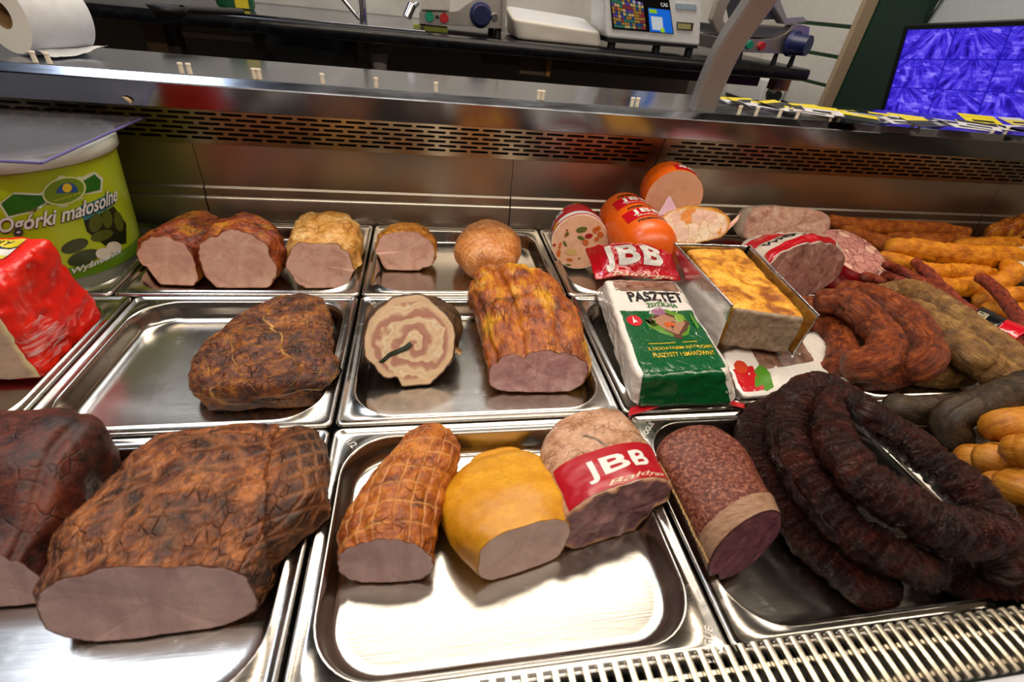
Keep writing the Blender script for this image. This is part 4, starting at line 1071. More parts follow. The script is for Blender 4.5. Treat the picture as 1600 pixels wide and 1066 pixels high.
# ---------------------------------------------------------------- back left tray: three cut loins
meat('cut_loin', 'reddish brown smoked loin with slanted pink cut, leftmost of the back row', 'ham', (262, 447),
     [(0, 219, 405, 308, 412, 367), (.035, 228, 392, 330, 400, 354), (.075, 250, 375, 348, 390, 344), (.11, 272, 362, 352, 375, 337), (.135, 288, 350, 348, 360, 331)],
     SK_SMOKE, FACE_PINK, 'cut smoked loins', 3, yaw=-6, tilt=10, amp=.007, fr=26, e=2.3, lobes=((math.pi * 1.15, .10, .18),))
meat('cut_loin', 'broad brown smoked loin with round pink cut facing front, between two other loins', 'ham', (376, 452),
     [(0, 309, 405, 433, 412, 360), (.03, 318, 395, 447, 402, 348), (.07, 328, 378, 447, 385, 338), (.11, 340, 362, 436, 370, 335), (.135, 356, 350, 420, 360, 337)],
     SK_SMOKE, FACE_PINK, 'cut smoked loins', 5, yaw=0, tilt=8, amp=.006, fr=28, e=2.2, lobes=((math.pi * .86, .09, .14), (math.pi * 1.4, .06, .2)))
meat('cut_loin', 'pale golden wrinkled loin with pink cut, right of the brown loins', 'ham', (500, 452),
     [(0, 449, 412, 552, 418, 377), (.03, 451, 398, 562, 405, 360), (.065, 453, 378, 568, 388, 344), (.10, 456, 362, 568, 370, 335), (.13, 465, 350, 556, 358, 331)],
     SK_GOLD, FACE_PINK2, 'cut smoked loins', 8, yaw=2, tilt=8, amp=.006, fr=30, e=2.6, lobes=((math.pi * .95, .08, .12), (math.pi * 1.25, .07, .12)))
# back middle tray
meat('cut_loin', 'small golden edged loin with large round cut, alone at left of its tray', 'ham', (634, 424),
     [(0, 586, 388, 679, 394, 361), (.02, 586, 382, 682, 390, 354), (.045, 590, 372, 682, 380, 350), (.06, 598, 366, 676, 372, 349)],
     SK_GOLD2, FACE_PINK2, 'cut smoked loins', 11, yaw=0, tilt=12, amp=.005, fr=40, e=2.2)
meat('netted_ham', 'plump light orange ham with fine net marks behind the smoked neck', 'ham', (764, 436),
     [(0, 722, 405, 806, 408, 385), (.035, 709, 395, 813, 398, 366), (.075, 712, 378, 813, 384, 352), (.11, 722, 364, 804, 372, 345), (.13, 736, 356, 790, 362, 343)],
     SK_NETBALL, None, None, 13, cap0=.025, net=(.0105, .0105, .0012), amp=.002, e=2.1, lobes=((math.pi * 1.08, .06, .10),))
# middle tray, left: dark netted ham
meat('netted_ham', 'dark charred netted ham alone in the middle left tray', 'ham', (412, 636),
     [(0, 306, 606, 519, 602, 590), (.022, 294, 598, 526, 590, 577), (.06, 299, 570, 524, 566, 546), (.11, 322, 536, 520, 538, 516), (.165, 352, 505, 518, 510, 490), (.215, 396, 482, 515, 488, 470), (.24, 425, 472, 508, 478, 461)],
     SK_DARKNET, None, None, 17, ds=0.75, yaw=3, cap0=.012, net=(.028, .024, .0028), amp=.006, fr=30, e=3.2, N=120, Mr=70, big=.004, cap1=.015)
# middle tray, centre: rolled belly
g = G('belly_roll_cut'); uv = g.sep(g.co('UV'))
xx = g.mth('SUBTRACT', uv[0], -.008); yy = g.mth('SUBTRACT', uv[1], -.002)
nzc = g.noise(g.co('Object'), 34, 2, .5); nzf = g.noise(g.co('Object'), 150, 4, .65)
rad_ = g.mth('SQRT', g.mth('ADD', g.mth('MULTIPLY', xx, xx), g.mth('MULTIPLY', g.mth('MULTIPLY', yy, yy), 1.25)))
angl = g.mth('DIVIDE', g.mth('ARCTAN2', yy, xx), 2 * math.pi)
sp = g.mth('ADD', g.mth('ADD', g.mth('MULTIPLY', rad_, 44), angl), g.mth('MULTIPLY', g.mth('SUBTRACT', nzc, .5), 1.9))
fr_s = g.mth('FRACT', sp)
colr = g.ramp(g.mth('ADD', fr_s, g.mth('MULTIPLY', g.mth('SUBTRACT', nzf, .5), .25)), [(.0, '#b98474'), (.34, '#c08f7c'), (.44, '#d9b394'), (.56, '#ead2ae'), (.70, '#e0c09a'), (.80, '#efdcbc'), (.93, '#cda07f'), (1.0, '#b98474')])
colr = g.mix(g.ramp(g.attr('rad'), [(.80, 0.0), (.86, .85), (.955, .85), (.985, 0.0)]), colr, '#e4c6a0')
colr = g.mix(g.ramp(g.attr('rad'), [(.955, 0.0), (.985, 1.0)]), colr, '#4a2f1c')
crk = g.mth('MULTIPLY', g.ramp(fr_s, [(.0, 1.0), (.025, 0.0)]), g.ramp(nzf, [(.56, 0.0), (.62, 1.0)]))
colr = g.mix(crk, colr, '#4a1c14')
FACE_ROLL = g.done(colr, .42, 0, g.bump(g.mth('ADD', fr_s, nzf), .25, .0015), Subsurface_Weight=.08, Subsurface_Radius=(.01, .005, .003), Subsurface_Scale=.5)
SK_PEEL = skin('belly_rind', '#1d120b', '#43301e', '#6b4d2e', 50, .2, .42, .8, nd=.002)
def ol_roll(ph):
    u, v = shape_uv(ph, 2.0)
    d = (ph - .42 + math.pi) % (2 * math.pi) - math.pi; m = 1 - .17 * math.exp(-(d / .16) ** 2)
    d = (ph - 1.05 + math.pi) % (2 * math.pi) - math.pi; m -= .07 * math.exp(-(d / .2) ** 2)
    d = (ph + .3 + math.pi) % (2 * math.pi) - math.pi; m += .06 * math.exp(-(d / .15) ** 2)
    return u * m, .5 + (v - .5) * m
t, Lr = meat('rolled_belly', 'round rolled pork belly with creamy spiral cut and herb line', 'meat roll', (643, 606),
     [(0, 565, 534, 713, 534, 461), (.03, 567, 532, 722, 530, 460), (.065, 574, 525, 722, 524, 462), (.085, 584, 515, 712, 515, 467)],
     SK_PEEL, FACE_ROLL, None, 19, yaw=4, tilt=27, amp=.003, fr=40, e=2.0, outline=ol_roll, sink=.0, cap1=.012)
fn_ = lambda px, py: atP(px, py, Lr.cent[0] - Lr.n * .0018, Lr.n)
hp = [(645, 540), (640, 534), (633, 540), (620, 546), (608, 551), (598, 560), (591, 566), (598, 568), (607, 559), (622, 553), (638, 547)]
xs0 = 590; ys0 = 532
poly_map('herb_filling', [((a - 590) / 60.0, (b - 530) / 40.0) for a, b in hp], lambda x, y: fn_(590 + 60 * x, 530 + 40 * y), plain('#27301a', .6), t)
rv_ = [(704, 540), (714, 543), (723, 548), (719, 556), (714, 551), (706, 553)]
mesh('rind_tag', [atP(a, b, Lr.cent[0] + Lr.n * .004, Lr.n) for a, b in rv_] + [atP(a, b, Lr.cent[0] + Lr.n * .010, Lr.n) for a, b in rv_], [(0, 1, 2, 3, 4, 5), (11, 10, 9, 8, 7, 6)] + [(i, (i + 1) % 6, 6 + (i + 1) % 6, 6 + i) for i in range(6)], plain('#b88a54', .5), t)
# long smoked neck
meat('smoked_neck', 'long orange brown smoked pork neck with grooves and cut front end', 'ham', (838, 614),
     [(0, 764, 582, 917, 588, 546), (.03, 761, 560, 920, 570, 522), (.08, 754, 525, 914, 540, 492), (.14, 746, 492, 903, 508, 462), (.20, 737, 462, 886, 478, 436), (.245, 732, 446, 874, 456, 420), (.27, 735, 440, 868, 448, 412)],
     SK_NECK, FACE_NECK, None, 23, ds=0.78, yaw=-3, tilt=14, amp=.005, fr=32, e=2.5, N=110, Mr=64, lobes=((math.pi * .88, .22, .13), (math.pi * 1.1, .10, .10), (math.pi * .62, .06, .1)), cap1=.012, face_rough=.002)
# front left: two charred hams
meat('cut_ham', 'very dark smoked ham block with mauve cut at the left edge of the front row', 'ham', (20, 948),
     [(0, -105, 905, 74, 912, 866), (.04, -100, 850, 105, 850, 800), (.085, -85, 790, 126, 778, 722), (.125, -70, 740, 150, 728, 676), (.16, -55, 700, 172, 690, 650), (.185, -40, 680, 168, 674, 638)],
     SK_BLOCK, FACE_MAUVE, None, 29, ds=0.68, yaw=0, tilt=8, amp=.005, fr=20, e=3.2, Mr=50, lobes=((math.pi * 1.2, .08, .12),), cap1=.012)
t, Lh = meat('cut_ham', 'largest charred ham with wide mauve cut face in the front left tray', 'ham', (222, 996),
     [(0, 41, 930, 406, 930, 886), (.02, 48, 905, 428, 905, 858), (.05, 72, 860, 480, 862, 806), (.085, 105, 805, 518, 812, 758), (.12, 145, 760, 522, 772, 722), (.155, 178, 722, 526, 736, 694), (.185, 208, 700, 524, 712, 678), (.205, 224, 690, 520, 700, 670)],
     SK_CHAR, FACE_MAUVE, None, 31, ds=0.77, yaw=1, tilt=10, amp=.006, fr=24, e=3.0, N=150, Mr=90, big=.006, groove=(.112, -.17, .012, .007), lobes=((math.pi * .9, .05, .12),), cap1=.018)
# front middle tray
meat('netted_ham', 'amber brown netted ham with oval mauve cut in the front middle tray', 'ham', (608, 911),
     [(0, 524, 872, 679, 884, 843), (.03, 530, 835, 684, 846, 798), (.07, 553, 785, 694, 796, 752), (.115, 585, 740, 706, 746, 710), (.16, 615, 702, 717, 704, 676), (.19, 636, 682, 716, 682, 663)],
     SK_NET, FACE_MAUVE, None, 37, ds=0.74, yaw=-4, tilt=8, amp=.003, fr=34, e=2.1, N=120, Mr=80, net=(.0125, .020, .0022), cap1=.010)
meat('cut_loin', 'smooth mustard yellow loin with pale cut between netted ham and brawn', 'ham', (808, 896),
     [(0, 744, 866, 889, 848, 820), (.025, 716, 850, 888, 830, 792), (.06, 694, 820, 878, 800, 760), (.10, 690, 790, 858, 770, 732), (.135, 712, 760, 834, 745, 714), (.155, 736, 742, 812, 732, 708)],
     SK_MUST, FACE_PALE, None, 41, ds=0.8, yaw=13, tilt=8, amp=.003, fr=22, e=2.5, big=.003, lobes=((math.pi * 1.55, .05, .2),), cap1=.012)
FACE_BRAWN = face_mat('brawn_cut', '#93686c', '#5f3a40', '#b58a86', '#a87c60', .05, sc=70, vein=.2)
t, Lb = meat('pressed_brawn', 'pressed brawn loaf with red label and torn mauve cut in front tray', 'brawn', (962, 838),
     [(0, 880, 815, 1046, 778, 762), (.03, 868, 785, 1034, 752, 735), (.07, 856, 745, 1018, 722, 706), (.11, 848, 712, 1000, 698, 680), (.15, 846, 690, 984, 678, 658), (.175, 858, 676, 970, 668, 646)],
     SK_BRAWN, FACE_BRAWN, None, 43, ds=0.68, yaw=13, tilt=6, amp=.002, fr=40, e=2.5, N=96, face_rough=.006, cap1=.014)
poly_map('red_label', rect(0, 0, 1, 1), smap(Lb, .335, .665, .02, .42, .0007), P_RED, t)
text_map('label_initials', 'JBB', smap(Lb, .43, .59, .12, .33, .0011), P_WHITE, t, .03)
text_map('label_script', 'Bałdyga', smap(Lb, .47, .63, .035, .10, .0011), P_CREAM, t, .0, .35)
# front right tray: salami
t, Ls = meat('cut_salami', 'halved salami with speckled brown casing and paper band beside the black sausage', 'salami', (1158, 889),
     [(0, 1112, 866, 1216, 834, 812), (.03, 1092, 828, 1198, 804, 780), (.07, 1068, 780, 1174, 764, 738), (.11, 1046, 738, 1154, 725, 702), (.135, 1034, 706, 1134, 698, 682)],
     SK_SALAMI, FACE_SALAMI, None, 47, zf=-.007, ds=0.85, yaw=16, tilt=10, amp=.0012, fr=40, e=2.0, cap1=.028)
g = G('paper_band'); v = g.co('Object')
M_BAND = g.done(g.ramp(g.noise(g.map(v, (60, 200, 60)), 2, 5), [(.3, '#7a563f'), (.7, '#a07e64')]), .6, 0, g.bump(g.noise(v, 160, 4), .5, .001))
poly_map('paper_band', rect(0, 0, 1, 1), smap(Ls, .13, .80, .0, .22, .0008), M_BAND, t)
bm = bmesh.new()
for k in range(46):
    a, b = surf(Ls, .252 + .006 * (k % 2), k / 46, .0015), surf(Ls, .252 + .006 * ((k + 1) % 2), (k + .9) / 46, .0015)
    if (b - a).length > 1e-5: cyl(bm, a, b, .0011, None, 6)
bmobj('seam_stitch', bm, plain('#b8965e', .6), t)
for q in range(Ls.i0, Ls.i0 + Ls.Mr, 2):
    rw = Ls.grid[q]; PILE.append((Ls.cent[q], .5 * min((rw[20] - rw[60]).length, (rw[0] - rw[40]).length)))
# black sausage ring (three coils, one piece each)
BL = 'rings of black sausage'
def P3(l): return [at(px, py, z) for px, py, z in l]
sausage('black_sausage', 'wrinkled black sausage lying lowest and leftmost, next to the salami', 'sausage',
        P3([(1268, 640, .010), (1212, 636, .004), (1178, 668, -.002), (1186, 728, -.006), (1220, 790, -.007), (1266, 846, -.007), (1318, 892, -.007), (1352, 918, -.007), (1382, 916, -.007)]),
        [.016, .019, .020, .0195, .0195, .019, .016], SK_BLACK, BL, octv=2, amp=.0044, M=150, N=64, seed=2, fr=(85, 38))
sausage('black_sausage', 'black sausage end lying on the tray floor at lower right of the pile', 'sausage',
        P3([(1470, 890, -.007), (1510, 910, -.007), (1556, 924, -.007), (1604, 916, -.007), (1650, 886, -.007)]),
        [.016, .019, .020, .019, .016], SK_BLACK, BL, octv=2, amp=.0048, M=80, N=44, seed=12, fr=(85, 38))
sausage('black_sausage', 'largest arched black sausage loop, spanning over the others', 'sausage',
        P3([(1450, 896, 0.0100), (1412, 882, 0.0200), (1362, 848, 0.0300), (1302, 800, 0.0380), (1254, 738, 0.0420), (1232, 676, 0.0460), (1240, 632, 0.0500), (1272, 612, 0.0520), (1322, 628, 0.0500), (1378, 664, 0.0440), (1434, 704, 0.0380), (1490, 752, 0.0320), (1542, 802, 0.0260), (1576, 842, 0.0200), (1586, 872, 0.0120), (1560, 884, 0.0050)]),
        [.017, .020, .0215, .022, .0215, .021, .020, .0195, .017], SK_BLACK, BL, octv=2, amp=.0048, M=280, N=64, seed=5, fr=(85, 38))
sausage('black_sausage', 'inner black sausage loop lying on top of the pile', 'sausage',
        P3([(1300, 622, 0.0820), (1296, 652, 0.0780), (1312, 706, 0.0720), (1350, 752, 0.0700), (1404, 790, 0.0680), (1462, 820, 0.0660), (1508, 834, 0.0620), (1540, 826, 0.0620), (1534, 796, 0.0660), (1496, 756, 0.0700), (1444, 712, 0.0740), (1392, 674, 0.0780), (1352, 648, 0.0820)]),
        [.012, .0175, .020, .0205, .0205, .020, .0185, .0165, .014], SK_BLACK, BL, octv=2, amp=.0048, M=240, N=64, seed=9, fr=(85, 38))
# ---------------------------------------------------------------- left: bucket and wrapped block
g = G('frosted_plastic'); v = g.co('Object')
M_FROST = g.done('#c9cec0', .35, 0, g.bump(g.noise(v, 60, 3), .1, .001), Transmission_Weight=.55, IOR=1.2)
g = G('green_print'); v = g.co('Object'); sz_ = g.sep(v)
M_GREENP = g.done(g.ramp(g.noise(v, 7, 3), [(.3, '#8fa80e'), (.7, '#aabd1c')]), .32)
bxy = (-.594, .808); RB, RT, HB = .1075, .126, .203; zb = -TR_D + .001
bk_ = thing('pickle_bucket', 'green plastic pickle bucket with printed label at the left end', 'bucket', (bxy[0], bxy[1], zb))
rz = lambda z: RB + (RT - RB) * (z - zb) / HB
lathe('bucket_wall', [(.002, zb + .002), (RB - .006, zb + .001), (RB, zb + .006), (rz(zb + .1), zb + .1), (RT, zb + HB), (RT - .003, zb + HB), (RB - .003, zb + .008), (.002, zb + .006)], bxy, M_FROST, bk_, 96)
lathe('printed_label', [(rz(zb + .028) + .0008, zb + .028), (rz(zb + .1) + .0008, zb + .1), (rz(zb + .186) + .0008, zb + .186)], bxy, M_GREENP, bk_, 96)
lathe('lower_band', [(rz(zb + .024) + .001, zb + .024), (rz(zb + .044) + .0012, zb + .044)], bxy, plain('#5f8a14', .3), bk_, 96)
lathe('rim', [(RT + .001, zb + HB - .016), (RT + .005, zb + HB - .014), (RT + .006, zb + HB + .002), (RT + .002, zb + HB + .005), (RT - .006, zb + HB + .003), (RT - .008, zb + HB - .004)], bxy, plain('#cfd6cc', .3), bk_, 96)
lathe('lid', [(RT - .007, zb + HB - .002), (RT - .012, zb + HB + .006), (RT - .018, zb + HB + .007), (RT - .022, zb + HB + .002), (.001, zb + HB + .0015)], bxy, M_FROST, bk_, 96)
def bmap(a0, a1, z0, z1, off=.0016, sl=0.0):
    def f(x, y):
        z = z0 + (z1 - z0) * y + sl * x; a = math.radians(a0 + (a1 - a0) * x); r = rz(z) + off
        return Vector((bxy[0] + r * math.sin(a), bxy[1] - r * math.cos(a), z))
    return f
def pxa(px, py):
    """angle and height where a pixel's ray meets the bucket wall"""
    d = ray(px, py); z = .09; best = None
    for _ in range(6):
        r = rz(z); ox, oy = CAM.x - bxy[0], CAM.y - bxy[1]
        A = d.x * d.x + d.y * d.y; B = 2 * (ox * d.x + oy * d.y); C_ = ox * ox + oy * oy - r * r
        D = B * B - 4 * A * C_
        s = (-B - math.sqrt(max(D, 0))) / (2 * A); p = CAM + d * s; z = min(max(p.z, zb), zb + HB)
    return math.degrees(math.atan2(p.x - bxy[0], -(p.y - bxy[1]))), z
def bpoly(name, pts, mat, off):
    A = [pxa(*p) for p in pts]
    a0, a1 = min(a for a, _ in A), max(a for a, _ in A); z0, z1 = min(z for _, z in A), max(z for _, z in A)
    poly_map(name, [((a - a0) / (a1 - a0), (z - z0) / (z1 - z0)) for a, z in A], bmap(a0, a1, z0, z1, off), mat, bk_)
def btext(name, body, BLp, BRp, TLp, mat, bold, shear=.2, off=.0026):
    A, B, C_ = pxa(*BLp), pxa(*BRp), pxa(*TLp)
    f = lambda x, y: bmap(A[0], B[0], 0, 1, off)(x, 0)
    def m(x, y):
        a = A[0] + (B[0] - A[0]) * x + (C_[0] - A[0]) * y; z = A[1] + (B[1] - A[1]) * x + (C_[1] - A[1]) * y
        r = rz(z) + off; a = math.radians(a); return Vector((bxy[0] + r * math.sin(a), bxy[1] - r * math.cos(a), z))
    text_map(name, body, m, mat, bk_, bold, shear)
P_DKG = plain('#1f6a1c', .35); P_LETTER = plain('#dcdfe0', .35); P_OUT = plain('#3c3f46', .4)
bpoly('ribbon_edge', [(-2, 318), (22, 300), (62, 302), (92, 274), (128, 276), (146, 268), (160, 278), (158, 300), (128, 310), (100, 324), (62, 318), (52, 332), (12, 342)], plain('#cfd8c4', .35), .0012)
bpoly('ribbon', [(2, 318), (20, 303), (66, 305), (70, 316), (50, 328), (14, 337)], P_DKG, .0016)
bpoly('ribbon', [(126, 284), (146, 272), (156, 282), (155, 296), (131, 302)], P_DKG, .0016)
bpoly('emblem_ring', [(99 + 34 * math.cos(q * .3142), 298 + 22 * math.sin(q * .3142) - 5 * math.cos(q * .3142)) for q in range(20)], plain('#d6dfa0', .35), .0019)
bpoly('emblem_oval', [(99 + 31 * math.cos(q * .3142), 298 + 19.5 * math.sin(q * .3142) - 5 * math.cos(q * .3142)) for q in range(20)], plain('#6d8f16', .35), .0022)
bpoly('emblem_arc', [(103 + 17 * math.cos(q * .3307), 302 - 17 * math.sin(q * .3307) - 2 * math.cos(q * .3307)) for q in range(10)] , plain('#1d4f9a', .35), .0025)
bpoly('emblem_sun', [(103 + 7.5 * math.cos(q * .4488), 293 + 7 * math.sin(q * .4488)) for q in range(14)], plain('#e2c01c', .35), .0028)
btext('emblem_lettering', 'słoneczne pole', (82, 316), (124, 303), (82, 311), plain('#d2cf2a', .35), .0, 0)
bpoly('picture_patch', [(124, 322), (172, 300), (178, 318), (130, 345)], plain('#2f7f8a', .35), .0013)
bpoly('jar_picture', [(130, 345), (176, 322), (196, 350), (196, 380), (165, 385), (135, 362)], plain('#1b2410', .35), .0013)
def ellpx(cx, cy, a, b, r): return [(cx + a * math.cos(q * .3142) * math.cos(r) - b * math.sin(q * .3142) * math.sin(r), cy + a * math.cos(q * .3142) * math.sin(r) + b * math.sin(q * .3142) * math.cos(r)) for q in range(20)]
bpoly('gherkin_picture', ellpx(116, 384, 22, 10, -.35), plain('#33401a', .35), .0016)
bpoly('gherkin_picture', ellpx(130, 402, 26, 11, -.32), plain('#2c3a14', .35), .0019)
for e_ in ((148, 348, 10, 15, .25), (166, 342, 8, 15, -.1), (184, 346, 7, 16, -.2), (158, 368, 18, 8, -.3)):
    bpoly('gherkin_picture', ellpx(*e_), plain('#4c5a1a', .35), .0016)
for c in ((160, 396), (176, 386)):
    bpoly('garlic_picture', [(c[0] + 12 * math.cos(q * .4488), c[1] + 9 * math.sin(q * .4488)) for q in range(14)], plain('#d8d2c2', .4), .0022)
btext('title_shadow', 'Ogórki małosolne', (0, 372), (181, 322), (-4, 340), P_OUT, .045, .12, .0024)
btext('title_lettering', 'Ogórki małosolne', (1, 370), (181, 320), (-3, 340), P_LETTER, .02, .12, .0030)
btext('lower_lettering', 'Wyśmienite', (112, 430), (187, 396), (110, 418), P_LETTER, .03, .15, .0030)
# clear plastic sheet on the bucket
g = G('clear_sheet'); M_ACR = g.done('#b9b6c9', .06, 0, None, Transmission_Weight=.85, IOR=1.3, Alpha=.55)
zs = zb + HB + .0085
ac = [at(228, 184, zs), at(66, 257, zs), at(-330, 235, zs)]
a0, a1 = ac[0], ac[1]; a2 = a1 + (a1 - a0).normalized().cross(Vector((0, 0, -1))) * .30; 
if (a2 - Vector((bxy[0], bxy[1], zs))).length > (a1 - (a1 - a0).normalized().cross(Vector((0, 0, -1))) * .30 - Vector((bxy[0], bxy[1], zs))).length: a2 = a1 - (a1 - a0).normalized().cross(Vector((0, 0, -1))) * .30
a3 = a0 + (a2 - a1)
ps_ = thing('plastic_sheet', 'clear rectangular plastic sheet lying on the bucket lid', 'sheet', ((a0 + a2) / 2))
V = [p + Vector((0, 0, dz)) for dz in (0, .003) for p in (a0, a1, a2, a3)]
o = mesh('sheet', V, [(3, 2, 1, 0), (4, 5, 6, 7), (0, 1, 5, 4), (1, 2, 6, 5), (2, 3, 7, 6), (3, 0, 4, 7)], M_ACR, ps_, False)
bm = bmesh.new(); cyl(bm, a0 + Vector((0, 0, .0015)), a1 + Vector((0, 0, .0015)), .0018, None, 8); cyl(bm, a1 + Vector((0, 0, .0015)), a2 + Vector((0, 0, .0015)), .0018, None, 8)
bmobj('sheet_edge', bm, plain('#6a66a0', .2), ps_)
# red wrapped block with a price card
g = G('red_film'); v = g.co('Object')
mot = g.ramp(g.vor(v, 34, 'F1', .6), [(.16, 1.0), (.2, 0.35), (.26, 1.0), (.32, 0.0)])
M_REDF = g.done(g.mix(g.mth('MULTIPLY', mot, .28), g.ramp(g.noise(v, 12, 3), [(.3, '#c8150e'), (.7, '#e62a16')]), '#7a0a0a'), .28, 0, g.bump(g.noise(g.map(v, (1, 1, .4), rot=(.4, .5, 0)), 30, 3), .5, .004))
rbx = thing('wrapped_block', 'red film wrapped block with pale cut front beside the green bucket', 'cheese block', (-.56, .56, -TR_D))
FRb, BRb = Vector((-.458, .506, -.02)), Vector((-.444, .630, -.02)); BRt, FRt = Vector((-.458, .622, .116)), Vector((-.470, .515, .098))
FLb, BLb, BLt, FLt = Vector((-.70, .50, -.02)), Vector((-.70, .62, -.02)), Vector((-.70, .62, .116)), Vector((-.70, .515, .098))
FACE_CH = face_mat('block_cut', '#c2a48e', '#b2927c', '#cdb29c', '#ead6a4', .05, vein=.2)
fnr = softfn([FLb, FRb, BRb, BLb, FLt, FRt, BRt, BLt], 26, .004, 24, 6, True, .008)
softbox('film_wrap', fnr, M_REDF, rbx, 30, 'BLRTD')
Vq = lambda x, y: fnr(-1 + 2 * x, -1, -1 + 2 * y)
n_ = 14; V = []; Fc = []; rad = []
for j in range(n_ + 1):
    for i in range(n_ + 1):
        x, y = i / n_, j / n_; V.append(Vq(x, y)); rad.append(max(2 * x - 1, abs(2 * y - 1) * .9, 0))
for j in range(n_):
    for i in range(n_): a = j * (n_ + 1) + i; Fc.append((a, a + 1, a + n_ + 2, a + n_ + 1))
o = mesh('cut_face', V, Fc, FACE_CH, rbx); add_rad(o, rad)
tp = lambda x, y: fnr(-.35 + 1.28 * x, .1 + .8 * y, 1, .0025)
poly_map('price_card', rect(.0, .0, .93, .94), tp, P_WHITE, rbx)
poly_map('card_stripe', rect(.0, .58, .93, .94), lambda x, y: tp(x, y) + Vector((0, 0, .0006)), M_YEL, rbx)
poly_map('card_stripe', rect(.0, .0, .93, .10), lambda x, y: tp(x, y) + Vector((0, 0, .0006)), M_YEL, rbx)
poly_map('card_line', rect(.0, .52, .93, .58), lambda x, y: tp(x, y) + Vector((0, 0, .0007)), M_BLACK, rbx)
text_map('card_writing', 'SANKTANTONY', lambda x, y: tp(.1 + .78 * x, .64 + .24 * y) + Vector((0, 0, .0012)), P_BLK, rbx, .0, .2)
text_map('card_price', '34,90', lambda x, y: tp(.2 + .55 * x, .16 + .28 * y) + Vector((0, 0, .0012)), P_BLK, rbx, .0, .2)
g = G('cling_film'); v = g.co('Object')
stk = g.ramp(g.noise(g.map(v, (30, 30, 200), rot=(0, .5, 0)), 1.2, 4), [(.45, 0.0), (.65, 1.0)])
M_CLING = g.done('#e8d8d8', .15, 0, g.bump(stk, .8, .002), Alpha=g.mth('MULTIPLY', stk, .45))
poly_map('cling_film', [(.0, .1), (.6, .0), (.75, .35), (.55, .62), (.15, .66), (.0, .5)], lambda x, y: fnr(1, -.98 + 1.3 * x, -.9 + 1.5 * y, .0022), M_CLING, rbx)
# ---------------------------------------------------------------- right of centre: rolls, bag, pate
ROLLG = 'sausage rolls in printed casings'
# vegetable sausage (cut, red and white casing)
g = G('vegetable_cut'); v = g.co('Object')
FACE_VEG = face_mat('vegetable_sausage_cut', '#dcae8e', '#d2a182', '#e4bb9e', '#e8d8c4', .02, sc=50, vein=.1)
g = G('red_white_casing'); uv = g.sep(g.co('UV'))
t, Lv = meat('cut_sausage', 'short thick vegetable sausage with speckled cut in a red and white casing', 'sausage', (905, 420),
     [(0, 862, 378, 951, 374, 335), (.02, 861, 370, 948, 366, 328), (.045, 862, 360, 940, 356, 321), (.06, 866, 352, 930, 350, 318)],
     P_WHITE, FACE_VEG, ROLLG, 53, yaw=2, tilt=16, clamp=False, zf=-.018, amp=.0006, e=2.0, sink=.0, cap1=.012, body='casing')
poly_map('red_band', rect(0, 0, 1, 1), smap(Lv, .17, .72, .28, .85, .0007), P_REDB, t)
poly_map('red_edge', rect(0, 0, 1, 1), smap(Lv, .12, .75, .02, .10, .0007), P_REDB, t)
text_map('casing_initials', 'JBB', smap(Lv, .22, .40, .38, .74, .0012), P_WHITE, t, .03)
poly_map('yellow_spot', ell(.5, .5, .5, .5), smap(Lv, .47, .53, .88, 1.0, .0009), P_YELLOW, t)
poly_map('yellow_spot', ell(.5, .5, .5, .5), smap(Lv, .30, .36, .10, .26, .0009), P_YELLOW, t)
fv = lambda px, py: atP(px, py, Lv.cent[0] - Lv.n * .0016, Lv.n)
GRN_ = plain('#5c6420', .45); ORG_ = plain('#c8601e', .45); RDP_ = plain('#a3121a', .4); YLW_ = plain('#cfae68', .5)
for (cx_, cy_, a_, b_, r_, m_) in [(909, 359, 9, 4.5, -.2, GRN_), (920, 369, 6.5, 4, -.25, RDP_), (908, 372, 6, 3, .4, GRN_), (930, 360, 4, 5, .2, ORG_), (935, 357, 4, 4, 0, ORG_), (938, 367, 5, 5, 0, ORG_), (932, 374, 4, 3.5, -.4, ORG_), (915, 379, 5, 4.5, .6, ORG_),
                               (886, 366, 3, 3.5, .5, GRN_), (884, 368, 2, 3, .4, ORG_), (875, 384, 2, 6, .2, ORG_), (873, 396, 3, 6, .1, ORG_), (883, 381, 2.2, 5, -.5, GRN_), (890, 406, 5, 2.3, .1, ORG_), (888, 414, 5, 1.6, .1, GRN_), (866, 383, 3, 2, -.4, RDP_), (892, 394, 9, 5, 0, YLW_), (886, 360, 1.4, 2, 0, RDP_), (905, 404, 2, 1.2, 0, GRN_)]:
    poly_map('vegetable_piece', ell(.5, .5, .5, .5, 10, 0), (lambda c, a, b, r: (lambda x, y: fv(c[0] + (2 * x - 1) * a * math.cos(r) - (2 * y - 1) * b * math.sin(r), c[1] + (2 * x - 1) * a * math.sin(r) + (2 * y - 1) * b * math.cos(r))))((cx_, cy_), a_, b_, r_), m_, t)
# lying orange roll
PQ0, PQ1 = at(974, 340, .060), at(1012, 386, .056)
t, Lq = sausage('orange_roll', 'whole orange printed roll lying between the vegetable sausage and the cut roll', 'sausage', [PQ0, PQ0.lerp(PQ1, .5), PQ1], [.050, .0525, .0525], P_ORANGE, ROLLG, pile=False, amp=.0004, M=30, N=48, seed=3)
for k, (a, b) in enumerate(((.13, .40), (.58, .85))):
    poly_map('red_label', rect(0, 0, 1, 1), smap(Lq, .385, .12, b, a, .0007), P_REDB, t)
    text_map('label_initials', 'JBB', smap(Lq, .335, .16, b - .08, a + .03, .0013), P_WHITE, t, .03)
    text_map('label_script', 'Bałdyga', smap(Lq, .325, .16, b - .01, b - .07, .0013), P_CREAM, t, .0, .3)
for a in (.05, .50):
    text_map('print_line', 'FIRMOWA', smap(Lq, .335, .16, a + .05, a - .01, .0012), P_BLK, t, .03)
text_map('print_line', 'FIRMOWA', smap(Lq, .335, .16, .96, .90, .0012), P_BLK, t, .03)
